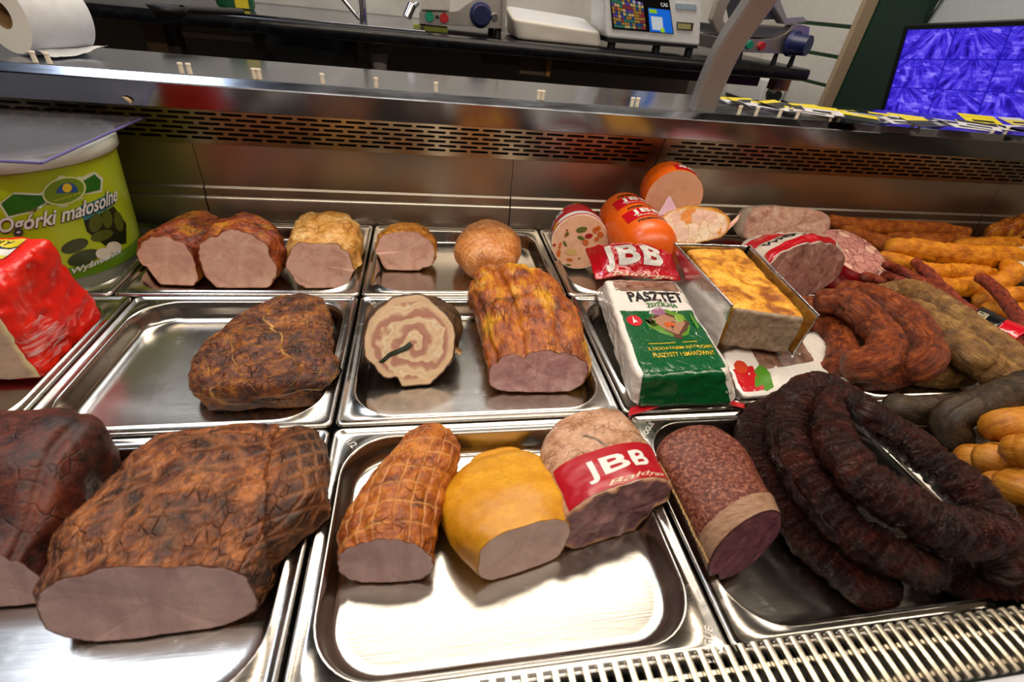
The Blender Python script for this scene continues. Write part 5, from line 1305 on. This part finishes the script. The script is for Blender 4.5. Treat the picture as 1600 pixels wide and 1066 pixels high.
# cut orange roll standing higher
Rc = atY(1053, 311, .845); ax_ = Vector((.12, .985, .05)).normalized()
t, Lo = sausage('orange_roll', 'halved orange roll with smooth beige cut, topmost of the pile against the steel wall', 'sausage', [Rc, Rc + ax_ * .025, Rc + ax_ * .05], [.0555, .0565, .0535], P_ORANGE, ROLLG, pile=False, amp=.0004, M=20, N=56, seed=4, ends=('flat', 'round'))
FACE_BEIGE = face_mat('smooth_sausage_cut', '#d8a98c', '#cf9f82', '#dcb296', '#d98a50', .015, sc=90, vein=.0)
face_disc(Lo.grid[0], Lo.cent[0], ax_, FACE_BEIGE, t, rough=.0004)
s0 = .25
poly_map('red_label', rect(0, 0, 1, 1), smap(Lo, .40, .22, .10, .60, .0007), P_REDB, t)
text_map('label_initials', 'JBB', smap(Lo, .37, .24, .2, .5, .0012), P_WHITE, t, .03)
# red wrapped roll underneath that carries the galantine
t, Lx = sausage('red_roll', 'red printed roll mostly hidden under the galantine', 'sausage', [Vector((.49, .815, .002)), Vector((.53, .79, .002)), Vector((.575, .765, .002))], [.025, .026, .025], P_REDB, ROLLG, pile=False, amp=.0006, M=30, N=36, seed=6)
poly_map('white_band', rect(0, 0, 1, 1), smap(Lx, .1, .45, .7, .8, .0008), P_WHITE, t)
# chicken galantine: half-moon cut piece leaning on the pile
g = G('galantine_cut'); v = g.co('Object')
v = g.vm('ADD', v, g.vm('MULTIPLY', g.noise(v, 45, 4, col=True), (.03, .03, .03))); cell = g.vor(v, 40, 'F1', 1.0, 1); ed = g.vor(v, 40, 'DISTANCE_TO_EDGE')
cc = g.sep(cell)
colr = g.ramp(cc[0], [(.0, '#f0d2b8'), (.35, '#eac6b0'), (.55, '#f2dcc0'), (.72, '#e8bca8'), (.86, '#e9b23a'), (.93, '#e58a3a'), (1, '#f0d8bc')], 'CONSTANT')
colr = g.mix(g.ramp(ed, [(.0, .75), (.06, 0.0)]), colr, '#d0a060')
colr = g.mix(g.ramp(g.attr('rad'), [(.90, 0.0), (.97, 1.0)]), colr, '#cf9238')
FACE_GAL = g.done(colr, .35, 0, g.bump(g.mth('ADD', g.noise(v, 80, 4), ed), .3, .002))
SK_GAL = skin('galantine_skin', '#a8621c', '#cf8f36', '#e2b060', 40, 0, .35, .7)
Gb = atY(1086, 378, .775)
t, Lg = meat('galantine', 'half moon chicken galantine with chunky cream cut, sitting on the pile', 'sausage', (1086, 380),
     [(0, 1026, 352, 1140, 356, 324), (.02, 1028, 348, 1140, 350, 322), (.045, 1034, 342, 1128, 344, 322)],
     SK_GAL, FACE_GAL, None, 57, yaw=6, tilt=30, zf=Gb.z, amp=.003, fr=40, e=2.0, sink=0, clamp=False, cap1=.010)
wp = lambda px, py, d=.004: atP(px, py, Lg.cent[0] + Lg.n * d, Lg.n)
sheet('wrapper_peak', [[wp(1026, 338), wp(1040, 336), wp(1062, 332)], [wp(1036, 322, .010), wp(1045, 322, .010), wp(1056, 322, .010)], [wp(1044, 308, .016), wp(1046, 307, .016), wp(1048, 308, .016)]], plain('#cfa6b6', .25), t, .0006, .0012, 60, 12, 10, 2, False)
sheet('wrapper_tail', [[wp(1136, 352), wp(1128, 364), wp(1120, 374)], [wp(1146, 343, .0), wp(1142, 352, .0), wp(1138, 360, .0)], [wp(1157, 333, -.004), wp(1155, 340, -.004), wp(1152, 346, -.004)]], plain('#d8a08a', .25), t, .0006, .0012, 60, 10, 10, 5, False)
# green and white bag
P_BAG = None
g = G('white_film'); v = g.co('Object')
crz = g.noise(g.map(v, (1, 1, 1)), 45, 3, .5, .6)
P_BAG = g.done('#dad4cc', .18, 0, g.bump(g.mth('ABSOLUTE', g.mth('SUBTRACT', crz, .5)), .5, .006), Coat_Weight=.5)
def film(name, c, d=.006):
    g = G(name); v = g.co('Object'); z_ = g.noise(v, 45, 3, .5, .6)
    return g.done(c, .16, 0, g.bump(g.mth('ABSOLUTE', g.mth('SUBTRACT', z_, .5)), .5, d), Coat_Weight=.5)
F_GREEN = film('green_film', '#0a5229'); F_RED = film('red_film_print', '#b30f1c'); F_BLK = film('black_print', '#14161a')
zt_ = .055
bag = thing('pate_bag', 'white and green printed pate bag lying across the tray edge', 'bag', (.32, .5, .004))
cb8 = [at(985, 643, .004), at(1160, 636, .004), at(1056, 440, .004), at(926, 452, .004), at(994, 588, zt_), at(1146, 577, zt_), at(1055, 438, zt_), at(944, 435, zt_)]
fb = softfn(cb8, 12, .0022, 34, 8, True, .003)
softbox('bag_body', fb, P_BAG, bag, 34)
T_ = lambda x, y, o=.0009: fb(-1 + 2 * x, -1 + 2 * y, 1, o)
Fr_ = lambda x, y, o=.0009: fb(-1 + 2 * x, -1, -1 + 2 * y, o)
def grid_decal(name, fn, x0, x1, y0, y1, mat, n=14, parent=None):
    V = [fn(x0 + (x1 - x0) * i / n, y0 + (y1 - y0) * j / n) for j in range(n + 1) for i in range(n + 1)]
    return mesh(name, V, [(j * (n + 1) + i, j * (n + 1) + i + 1, (j + 1) * (n + 1) + i + 1, (j + 1) * (n + 1) + i) for j in range(n) for i in range(n)], mat, parent or bag)
grid_decal('green_panel', T_, .06, .97, .0, .60, F_GREEN, 20)
grid_decal('green_panel', Fr_, .06, .90, .06, 1.0, F_GREEN, 20)
g = G('pate_window'); v = g.co('Object')
M_WIN = g.done(g.ramp(g.noise(v, 60, 5), [(.35, '#5a3c30'), (.6, '#8a6a58')]), .12, 0, g.bump(g.noise(v, 40, 3), .4, .004), Coat_Weight=.6)
grid_decal('window', T_, .10, 1.0, .84, 1.0, M_WIN, 12)
text_map('bag_title', 'PASZTET', lambda x, y: T_(.24 + .70 * x, .70 + .12 * y, .0022), F_BLK, bag, .035)
text_map('bag_subtitle', 'ZDZICHA', lambda x, y: T_(.42 + .38 * x, .63 + .045 * y, .0022), P_DKG, bag, .03)
text_map('bag_line', 'Z DODATKIEM WĄTRÓBKI', lambda x, y: T_(.22 + .70 * x, .20 + .04 * y, .0024), P_YELLOW, bag, .01)
text_map('bag_line', 'PUSZYSTY I SMAROWNY', lambda x, y: T_(.25 + .66 * x, .14 + .04 * y, .0024), P_YELLOW, bag, .01)
grid_decal('bag_rule', lambda x, y: T_(x, y, .0016), .25, .80, .262, .268, P_YELLOW, 4)
tm = lambda x, y: T_(x, y, .0018)
poly_map('bag_spot', ell(.2, .49, .09, .055), tm, P_REDB, bag)
poly_map('spot_mark', [(.17, .46), (.2, .53), (.23, .47), (.2, .48)], lambda x, y: T_(x, y, .0024), P_WHITE, bag)
poly_map('salad_picture', [(.32, .5), (.36, .42), (.45, .58), (.62, .60), (.8, .54), (.84, .42), (.74, .34), (.6, .30), (.44, .36), (.34, .42)], tm, plain('#5d8a2a', .25), bag)
poly_map('bread_picture', [(.36, .50), (.56, .58), (.84, .46), (.62, .29), (.48, .36)], lambda x, y: T_(x, y, .0022), plain('#5a3324', .3), bag)
poly_map('slice_picture', [(.40, .49), (.56, .55), (.78, .46), (.62, .34), (.50, .40)], lambda x, y: T_(x, y, .0026), plain('#a87a60', .3), bag)
poly_map('onion_picture', ell(.52, .57, .08, .035), lambda x, y: T_(x, y, .0029), plain('#8f5a78', .3), bag)
poly_map('cucumber_picture', ell(.72, .50, .05, .045), lambda x, y: T_(x, y, .0029), plain('#7fa03a', .3), bag)
poly_map('carrot_picture', ell(.58, .44, .06, .028), lambda x, y: T_(x, y, .0029), plain('#c8571c', .3), bag)
poly_map('leaf_picture', [(.86, .50), (.9, .58), (.94, .50), (.93, .42), (.88, .38)], lambda x, y: T_(x, y, .0026), plain('#4f8f2a', .3), bag)
g0 = [at(930, 436, .052), at(962, 432, .058), at(1010, 434, .060), at(1064, 440, .052)]
g1 = [at(922, 408, .060), at(955, 402, .080), at(1012, 402, .086), at(1056, 414, .068)]
g2 = [at(914, 388, .070), at(950, 381, .096), at(1004, 381, .104), at(1050, 392, .080)]
o, GF = sheet('top_seal', [g0, g1, g2], F_RED, bag, .0008, .004, 40, 34, 18, 4, False)
def gfn(G_, off=.0012):
    nv_, nu_ = len(G_) - 1, len(G_[0]) - 1
    def f(x, y):
        fi, fj = min(max(x, 0), .9999) * nu_, min(max(y, 0), .9999) * nv_; i, j = int(fi), int(fj); u, w_ = fi - i, fj - j
        p = (G_[j][i] * (1 - u) + G_[j][i + 1] * u) * (1 - w_) + (G_[j + 1][i] * (1 - u) + G_[j + 1][i + 1] * u) * w_
        nn = (G_[j][i + 1] - G_[j][i]).cross(G_[j + 1][i] - G_[j][i])
        if nn.length > 1e-12: nn.normalize()
        if nn.dot(CAM - p) < 0: nn = -nn
        return p + nn * off
    return f
gf = gfn(GF)
text_map('seal_initials', 'JBB', lambda x, y: gf(.24 + .58 * x, .16 + .74 * y), P_WHITE, bag, .04)
text_map('seal_script', 'Bałdyga', lambda x, y: gf(.30 + .6 * x, .0 + .15 * y), P_CREAM, bag, .0, .3)
b0_ = [at(984, 640, .003), at(1040, 620, .010), at(1100, 610, .014), at(1162, 634, .003)]
b1_ = [at(981, 652, .0045), at(1040, 634, .008), at(1100, 622, .011), at(1163, 640, .0045)]
sheet('bottom_seal', [b0_, b1_], F_RED, bag, .0008, .0006, 60, 30, 5, 2, True)
# pate loaf in a foil tray
g = G('pate_crust'); v = g.co('Object')
n1 = g.noise(v, 34, 5, .6, .5); n2 = g.noise(v, 260, 4, .7)
cr_ = g.ramp(n1, [(.36, '#8f4c10'), (.48, '#d08a1e'), (.62, '#eeb440')])
cr_ = g.mix(g.mth('MULTIPLY', g.ramp(n2, [(.56, 0.0), (.68, 1.0)]), .8), cr_, '#5e3010')
M_CRUST = g.done(cr_, .38, 0, g.bump(g.mth('ADD', n1, g.mth('MULTIPLY', n2, .3)), .8, .004))
g = G('pate_cut'); v = g.co('Object'); n1 = g.noise(v, 150, 5, .7)
M_PATE = g.done(g.ramp(n1, [(.35, '#7d6853'), (.5, '#968069'), (.65, '#aa957f')]), .55, 0, g.bump(n1, .4, .0015))
pl = thing('pate_loaf', 'golden crusted pate loaf with grey cut end in a foil tray', 'pate', (.5, .6, .02))
zl0, zl1 = .022, .088
c8 = [at(1126, 542, zl0), at(1234, 556, zl0), None, None, at(1147, 482, zl1), at(1264, 498, zl1), at(1158, 386, zl1), at(1072, 387, zl1)]
c8[3] = Vector((c8[7].x + .004, c8[7].y - .004, zl0)); c8[2] = Vector((c8[6].x - .004, c8[6].y - .004, zl0))
fl_ = softfn(c8, 16, .0028, 40, 9, False)
softbox('crust', fl_, dict(F=M_PATE, T=M_CRUST, L=M_CRUST, R=M_CRUST, B=M_CRUST, D=M_CRUST), pl, 32, 'TLRBD')
softbox('cut_face', fl_, M_PATE, pl, 32, 'F')
g = G('foil'); v = g.co('Object')
M_FOIL = g.done('#c9c6c6', .2, 1.0, g.bump(g.noise(v, 90, 4, .6), .35, .002))
def off_(p, q, d): return p + Vector((d, 0, 0))
lt0, lt1 = at(1148, 478, zl1 + .004), at(1056, 380, zl1 + .006); lb0, lb1 = at(1122, 546, zl0), None
lb1 = Vector((lt1.x + .012, lt1.y, zl0))
dl = Vector((-.003, 0, 0))
sheet('foil_side', [[lb0 + dl, lb0.lerp(lb1, .5) + dl, lb1 + dl], [lb0.lerp(lt0, .5) + dl * 1.1, (lb0 + lb1 + lt0 + lt1) / 4 + dl * 1.1, lb1.lerp(lt1, .5) + dl * 1.1], [lt0 + dl, lt0.lerp(lt1, .5) + dl, lt1 + dl]], M_FOIL, pl, .0006, .0014, 50, 26, 14, 3, False)
bm = bmesh.new(); cyl(bm, lt0 + dl, lt0.lerp(lt1, .5) + dl, .0016, None, 8); cyl(bm, lt0.lerp(lt1, .5) + dl, lt1 + dl, .0016, None, 8)
bmobj('foil_rim', bm, M_FOIL, pl)
rt0, rt1 = at(1280, 494, zl1 + .002), at(1172, 384, zl1 + .004); rb0, rb1 = at(1240, 556, zl0 + .004), None
rb1 = Vector((rt1.x - .012, rt1.y, zl0))
sheet('foil_side', [[rb0, rb0.lerp(rb1, .5), rb1], [rb0.lerp(rt0, .5), (rb0 + rb1 + rt0 + rt1) / 4, rb1.lerp(rt1, .5)], [rt0, rt0.lerp(rt1, .5), rt1]], M_FOIL, pl, .0006, .0014, 50, 26, 14, 5, False)
bm = bmesh.new(); cyl(bm, rt0, rt0.lerp(rt1, .5), .0016, None, 8); cyl(bm, rt0.lerp(rt1, .5), rt1, .0016, None, 8)
bmobj('foil_rim', bm, M_FOIL, pl)
sheet('foil_back', [[lb1 + dl, rb1], [lt1 + dl, rt1]], M_FOIL, pl, .0006, .001, 50, 12, 8, 7, False)
# second bag below the loaf
bg2 = thing('pate_bag', 'second flat pate bag half hidden under the foil tray', 'bag', (.5, .48, -.01))
e8 = [at(1150, 636, -.008), at(1342, 610, -.004), at(1280, 515, -.008), at(1120, 545, -.008), at(1160, 622, .012), at(1330, 602, .006), at(1276, 518, .016), at(1126, 552, .018)]
fe = softfn(e8, 10, .003, 40, 12, True, .003)
softbox('bag_body', fe, P_BAG, bg2, 24)
E_ = lambda x, y, o=.0009: fe(-1 + 2 * x, -1 + 2 * y, 1, o)
grid_decal('window', E_, .28, .80, .48, .96, M_WIN, 10, bg2)
grid_decal('red_panel', E_, .0, .22, .10, .60, F_RED, 10, bg2)
poly_map('leaf_picture', [(.16, .2), (.22, .5), (.30, .62), (.34, .4), (.30, .12), (.22, .06)], lambda x, y: E_(x, y, .0016), plain('#4f8a20', .25), bg2)
poly_map('tomato_picture', ell(.11, .62, .07, .14), lambda x, y: E_(x, y, .0016), plain('#c23a1c', .25), bg2)
# three cut brawns at the back
g = G('headcheese_cut'); v = g.co('Object'); n1 = g.noise(v, 60, 6, .7, .6)
colr = g.ramp(n1, [(.33, '#b07a6c'), (.45, '#cf9d88'), (.56, '#dcb49e'), (.7, '#eacdb6')])
FACE_HEAD = g.done(g.mix(g.mth('MULTIPLY', g.ramp(g.attr('rad'), [(.9, 0.0), (.98, 1.0)]), .5), colr, '#a8786a'), .4, 0, g.bump(n1, .6, .003))
SK_HEAD = skin('pale_casing', '#a08a7a', '#b8a592', '#d0c2b0', 20, 0, .3, .2, crack=.1)
t, Lw = meat('pressed_brawn', 'grainy pink pressed brawn in a pale casing, rearmost of the brawns', 'brawn', (1222, 386),
     [(0, 1164, 350, 1296, 356, 323), (.03, 1152, 352, 1282, 352, 322), (.07, 1146, 352, 1262, 348, 324)],
     SK_HEAD, FACE_HEAD, 'cut brawns', 61, yaw=-10, tilt=12, ds=.45, amp=.002, fr=40, e=3.6, sink=.0, face_rough=.003, zf=.0045, cap1=.015, body='casing')
g = G('brown_brawn_cut'); v = g.co('Object'); n1 = g.noise(v, 50, 5, .65, .8)
colr = g.ramp(n1, [(.34, '#6e4440'), (.46, '#8f625a'), (.58, '#a07268'), (.7, '#bd968a')])
FACE_BRN = g.done(colr, .22, 0, g.bump(g.noise(g.map(v, (30, 60, 30)), 3, 4), .4, .002), Coat_Weight=.7)
P_CAS = film('pale_film', '#c9bcae', .003)
t, Lk = meat('pressed_brawn', 'film wrapped brown brawn with red and white printed casing beside the foil tray', 'brawn', (1254, 464),
     [(0, 1194, 424, 1319, 414, 381), (.025, 1186, 412, 1312, 400, 370), (.06, 1170, 398, 1292, 386, 366), (.10, 1156, 388, 1262, 376, 366), (.12, 1156, 382, 1240, 374, 368)],
     P_CAS, FACE_BRN, 'cut brawns', 67, yaw=14, tilt=16, amp=.0042, fr=40, e=2.0, sink=.0, zf=.006, body='casing')
for q in range(Lk.i0, Lk.i0 + Lk.Mr, 3):
    rw = Lk.grid[q]; PILE.append((Lk.cent[q], .48 * min((rw[20] - rw[60]).length, (rw[0] - rw[40]).length)))
poly_map('red_label', rect(0, 0, 1, 1), smap(Lk, .32, .62, .04, .26, .0008), F_RED, t)
poly_map('red_label', rect(0, 0, 1, 1), smap(Lk, .30, .50, .52, .80, .0008), F_RED, t)
text_map('casing_print', 'WIEJSKI', smap(Lk, .36, .56, .34, .46, .0012), F_BLK, t, .03)
g = G('marbled_cut'); v = g.co('Object'); wv = g.vm('ADD', g.map(v, (1, 1, 1)), g.vm('MULTIPLY', g.noise(v, 30, 3, col=True), (.02, .02, .02)))
ed = g.vor(wv, 55, 'DISTANCE_TO_EDGE'); cc = g.sep(g.vor(wv, 55, 'F1', 1, 1))
colr = g.ramp(cc[0], [(0, '#b87e74'), (.4, '#c08a7c'), (.7, '#b3786e'), (.85, '#d8ad96'), (1, '#a96c66')], 'CONSTANT')
colr = g.mix(g.ramp(ed, [(.02, 1.0), (.09, 0.0)]), colr, '#8a544f')
FACE_MAR = g.done(colr, .35, 0, g.bump(ed, .3, .0015))
Yc = atY(1336, 394, .76)
axY = Vector((-.08, .30, -.95)).normalized()
t, Ly = sausage('pressed_brawn', 'marbled brawn with upturned mosaic cut and red printed band', 'brawn', [Yc, Yc + axY * .018, Yc + axY * .034], [.068, .067, .062], P_REDB, 'cut brawns', pile=False, amp=.0006, M=16, N=56, seed=8, ends=('flat', 'round'), part='casing')
face_disc(Ly.grid[0], Ly.cent[0], axY, FACE_MAR, t, rough=.0006)
def nearest_s(Lf, d):
    return max(range(Lf.N), key=lambda k: (Lf.grid[Lf.i0 + 4][k] - Lf.cent[Lf.i0 + 4]).dot(d)) / Lf.N
sf = nearest_s(Ly, Vector((0, -1, .3)))
for k_, (da, db, m_) in enumerate(((-.14, -.05, P_BLK), (.20, .26, P_BLK))):
    poly_map('black_band', rect(0, 0, 1, 1), smap(Ly, sf + da, sf + db, .02, 1.0, .0008), m_, t)
sgn = 1 if (surf(Ly, sf + .1, .5) - surf(Ly, sf - .1, .5)).x > 0 else -1
text_map('casing_print', '80', smap(Ly, sf - .0 * sgn, sf + .10 * sgn, .85, .1, .0014), P_WHITE, t, .03)
# ---------------------------------------------------------------- sausages on the right
OG = 'orange smoked sausages'
sausage('orange_sausage', 'deep orange smoked sausage at the back against the steel ledge, left end raised', 'sausage', P3([(1300, 346, .050), (1340, 353, .046), (1400, 357, .042), (1460, 358, .040), (1508, 363, .038)]), [.016, .0185, .0185, .0175, .012], SS_ORANGED, OG, amp=.0034, seed=1)
sausage('orange_sausage', 'short deep orange smoked sausage slanting under the left end of the rearmost one', 'sausage', P3([(1320, 360, .030), (1352, 372, .028), (1400, 388, .024), (1440, 396, .02)]), [.014, .018, .018, .014], SS_ORANGED, OG, amp=.0034, seed=2)
sausage('orange_sausage', 'deep orange smoked sausage lying behind the thick bright one', 'sausage', P3([(1390, 372, .030), (1440, 376, .032), (1490, 377, .032), (1530, 382, .028)]), [.014, .018, .018, .012], SS_ORANGED, OG, amp=.0034, seed=3)
sausage('orange_sausage', 'orange smoked sausage behind the pale tipped one, reaching the right edge', 'sausage', P3([(1500, 386, .030), (1540, 384, .034), (1590, 386, .034), (1660, 392, .03)]), [.018, .021, .021, .018], SS_ORANGE, OG, amp=.0034, seed=4)
t, Lt = sausage('orange_sausage', 'thick bright orange smoked sausage with a broad pale tip at right', 'sausage', P3([(1396, 386, .048), (1432, 391, .048), (1480, 398, .048), (1530, 403, .048), (1570, 402, .05), (1600, 399, .05)]), [.020, .0235, .0245, .0245, .0235, .018], SS_ORANGE, OG, amp=.0034, seed=5)
grid_decal('pale_tip', lambda x, y: surf(Lt, x, y, .0007), .0, 1.0, .86, 1.0, plain('#d8b89a', .4), 20, t)
sausage('orange_sausage', 'short orange sausage end peeking out above the thin sausages', 'sausage', P3([(1380, 402, .03), (1404, 409, .03), (1440, 417, .028)]), [.014, .016, .012], SS_ORANGE, OG, amp=.001, seed=6, M=40)
sausage('orange_sausage', 'bright orange sausage right below the thick pale tipped one', 'sausage', P3([(1440, 424, .022), (1480, 427, .024), (1530, 428, .024), (1556, 432, .024)]), [.018, .0195, .0185, .014], SS_ORANGE, OG, amp=.0034, seed=7)
sausage('orange_sausage', 'bright orange sausage curling up around its neighbour on the right', 'sausage', P3([(1450, 446, .012), (1490, 451, .012), (1540, 446, .014), (1572, 438, .020), (1582, 424, .024), (1574, 415, .024)]), [.018, .0205, .0205, .019, .016], SS_ORANGE, OG, amp=.0034, seed=8)
sausage('orange_sausage', 'orange sausage under the single slanting thin sausage, third from the bottom', 'sausage', P3([(1534, 470, .008), (1560, 464, .008), (1600, 462, .010), (1660, 462, .01)]), [.017, .019, .019, .017], SS_ORANGE, OG, amp=.0034, seed=9)
sausage('orange_sausage', 'orange sausage just right of the black and red band', 'sausage', P3([(1548, 484, .000), (1580, 488, .000), (1620, 488, .000), (1670, 488, .000)]), [.017, .0195, .019, .017], SS_ORANGE, OG, amp=.0034, seed=10)
sausage('orange_sausage', 'lowest orange sausage at the right edge beside the red band', 'sausage', P3([(1566, 514, -.004), (1600, 520, -.004), (1650, 526, -.004)]), [.016, .019, .017], SS_ORANGE, OG, amp=.0034, seed=11)
KG = 'thin red brown sausages'
sausage('thin_sausage', 'thin red brown sausage on top, passing into the band from upper left', 'sausage', P3([(1432, 410, .050), (1452, 430, .048), (1484, 462, .044), (1520, 490, .040), (1560, 516, .036), (1620, 560, .03)]), [.0095, .0105, .0105, .0105, .0095], SS_KAB, KG, amp=.0024, seed=1, M=90, N=20)
sausage('thin_sausage', 'thin red brown sausage second from the left in the banded bundle', 'sausage', P3([(1384, 414, .034), (1420, 430, .036), (1460, 456, .036), (1500, 486, .034), (1540, 514, .03), (1600, 556, .024)]), [.009, .0098, .0098, .0095], SS_KAB, KG, amp=.0024, seed=2, M=90, N=20)
sausage('thin_sausage', 'thin red brown sausage lowest in the banded bundle beside the tan sausage', 'sausage', P3([(1384, 430, .022), (1424, 446, .026), (1466, 472, .028), (1508, 500, .028), (1546, 524, .026), (1600, 562, .02)]), [.009, .0095, .0095, .009], SS_KAB, KG, amp=.0024, seed=3, M=90, N=20)
sausage('thin_sausage', 'short thin sausage tip emerging from under the marbled brawn', 'sausage', P3([(1352, 432, .012), (1376, 440, .012), (1400, 448, .012)]), [.010, .0105, .009], SS_KAB, KG, amp=.0024, seed=4, M=36, N=20)
sausage('thin_sausage', 'single thin red brown sausage slanting over the orange ones at far right', 'sausage', P3([(1532, 434, .050), (1556, 452, .048), (1582, 484, .044), (1606, 520, .038), (1640, 560, .03)]), [.0095, .0105, .0105, .0095], SS_KAB, KG, amp=.0024, seed=5, M=80, N=20)
# black and red band round the bundle
bd = thing('paper_band', 'glossy black and red band wrapped round the thin sausages', 'label band', at(1560, 505, .04))
def bandseg(name, A, B, mat):
    (a1, a2), (b1, b2) = A, B
    rows_ = []
    for u in (0, .5, 1):
        lo = a1.lerp(b1, u); hi = a2.lerp(b2, u); up_ = Vector((0, 0, .008))
        rows_.append([lo - Vector((0, 0, .016)), lo, lo.lerp(hi, .5) + up_, hi, hi - Vector((0, 0, .016))])
    sheet(name, rows_, mat, bd, .0008, .0004, 50, 24, 10, 2, False)
q0 = (at(1514, 500, .046), at(1534, 480, .056)); q1 = (at(1553, 518, .042), at(1574, 500, .052)); q2 = (at(1586, 532, .040), at(1612, 516, .05))
bandseg('black_part', q0, q1, film('band_black', '#0e1116', .002)); bandseg('red_part', q1, q2, film('band_red', '#c40c24', .002))
qa = [at(1523, 494, .0625), at(1538, 500, .0605), at(1546, 492, .0615), at(1531, 486, .0635)]
mesh('cream_square', qa, [(0, 1, 2, 3)], P_CREAM, bd, False)
fqa = quadmap(qa[0], qa[1], qa[2], qa[3], .0006)
text_map('square_print', 'PRO', lambda x, y: fqa(.08 + .84 * x, .55 + .36 * y), P_BLK, bd, .03)
text_map('square_print', 'FET', lambda x, y: fqa(.08 + .84 * x, .09 + .36 * y), P_BLK, bd, .03)
# brown looped sausages
TG = 'tan sausages'
BG = 'brown looped sausages'
sausage('tan_sausage', 'short tan sausage end lying flat on the tray under the brown loop', 'sausage', P3([(1440, 580, -.004), (1474, 584, -.004), (1508, 584, -.004)]), [.022, .0235, .019], SS_TAN, TG, amp=.0042, seed=3, M=50, N=28)
sausage('tan_sausage', 'tan wrinkled sausage bent over at its left end, upper one of the pair', 'sausage', P3([(1376, 482, .020), (1382, 462, .026), (1412, 456, .030), (1452, 470, .030), (1498, 502, .026), (1552, 542, .022), (1610, 584, .018), (1650, 610, .015)]), [.020, .0225, .024, .0245, .0245, .023], SS_TAN, TG, amp=.0050, seed=1, M=110, N=30)
sausage('tan_sausage', 'tan wrinkled sausage with rounded front end above the dark grey ones', 'sausage', P3([(1404, 496, .012), (1416, 486, .018), (1442, 492, .022), (1484, 526, .018), (1528, 562, .012), (1568, 592, .008)]), [.018, .022, .0245, .026, .0265, .024], SS_TAN, TG, amp=.0050, seed=2, M=100, N=30)
sausage('brown_sausage', 'brown smoked sausage loop largest and rightmost of the three', 'sausage', P3([(1322, 456, 0.0300), (1360, 464, 0.0380), (1402, 486, 0.0360), (1436, 520, 0.0280), (1450, 548, 0.0180), (1438, 570, 0.0040), (1396, 582, -0.0050), (1350, 590, -0.0070)]), [.020, .023, .0245, .025, .025, .025, .0245, .020], SS_BROWN, BG, amp=.0042, seed=3, M=110, N=32)
sausage('brown_sausage', 'brown smoked sausage arc nearest the foil tray, leftmost of the loops', 'sausage', P3([(1244, 482, 0.0120), (1268, 486, 0.0140), (1300, 514, 0.0120), (1316, 542, 0.0080), (1314, 564, 0.0020), (1296, 584, -0.0040)]), [.021, .0235, .024, .024, .0235, .021], SS_BROWN, BG, amp=.0042, seed=1, M=80, N=32)
sausage('brown_sausage', 'brown smoked sausage loop in the middle of the three loops', 'sausage', P3([(1290, 470, 0.0480), (1316, 472, 0.0520), (1350, 492, 0.0500), (1378, 524, 0.0440), (1384, 548, 0.0380), (1366, 566, 0.0320), (1338, 574, 0.0320)]), [.020, .023, .024, .0245, .0245, .024, .021], SS_BROWN, BG, amp=.0042, seed=2, M=100, N=32)
GG = 'dark grey sausages'
sausage('grey_sausage', 'dark grey sausage lying along the tray rim, left end rounded', 'sausage', P3([(1402, 636, .014), (1440, 641, .012), (1484, 641, .010), (1540, 634, .008)]), [.018, .0205, .0205, .018], SS_GREY, GG, amp=.0024, seed=1, M=60, N=28)
sausage('grey_sausage', 'dark grey sausage hooked down at its left end, crossing to the right edge', 'sausage', P3([(1496, 684, .016), (1482, 660, .028), (1504, 644, .034), (1548, 626, .036), (1600, 606, .038), (1660, 582, .04)]), [.018, .0205, .0215, .0215, .021, .021], SS_GREY, GG, amp=.0024, seed=2, M=100, N=30)
DG = 'ochre plump sausages'
sausage('ochre_sausage', 'plump ochre sausage with pointed tip, highest of the three at right', 'sausage', P3([(1540, 672, .014), (1570, 666, .018), (1610, 664, .018), (1650, 664, .016)]), [.008, .022, .025, .022], SS_DUMP, DG, amp=.0016, seed=1, M=60, N=28)
sausage('ochre_sausage', 'plump ochre sausage in the middle, its rounded left end showing', 'sausage', P3([(1516, 718, .004), (1550, 720, .006), (1592, 718, .006), (1640, 712, .006)]), [.018, .0235, .024, .021], SS_DUMP, DG, amp=.0016, seed=2, M=60, N=28)
sausage('ochre_sausage', 'plump ochre sausage end cut by the right edge, before the middle one', 'sausage', P3([(1592, 704, .034), (1620, 706, .034), (1670, 708, .034)]), [.019, .0235, .022], SS_DUMP, DG, amp=.0016, seed=3, M=50, N=28)
sausage('ochre_sausage', 'plump ochre sausage lowest at right, beside the black coil', 'sausage', P3([(1560, 764, -.002), (1596, 762, -.002), (1650, 756, -.002)]), [.020, .024, .022], SS_DUMP, DG, amp=.0016, seed=4, M=50, N=28)
# pale sausage end and golden piece at the right edge
sausage('white_sausage', 'pale cream sausage end at the right edge behind the orange ones', 'sausage', P3([(1590, 424, .020), (1614, 430, .020), (1660, 440, .02)]), [.022, .028, .026], sausage_mat('pale_casing_cream', '#a8987c', '#c2b294', '#d2c4a8', .35, 20, .2), None, amp=.0006, seed=1, M=40, N=28)
meat('smoked_piece', 'golden brown smoked piece at the far right of the back row', 'ham', (1600, 394),
     [(0, 1546, 360, 1660, 366, 346), (.03, 1548, 350, 1665, 356, 338), (.07, 1560, 345, 1665, 350, 332)],
     SK_NECK, None, None, 71, zf=.0045, ds=.5, cap0=.008, amp=.007, fr=34, e=2.4, lobes=((math.pi * .8, .14, .12),), cap1=.008)
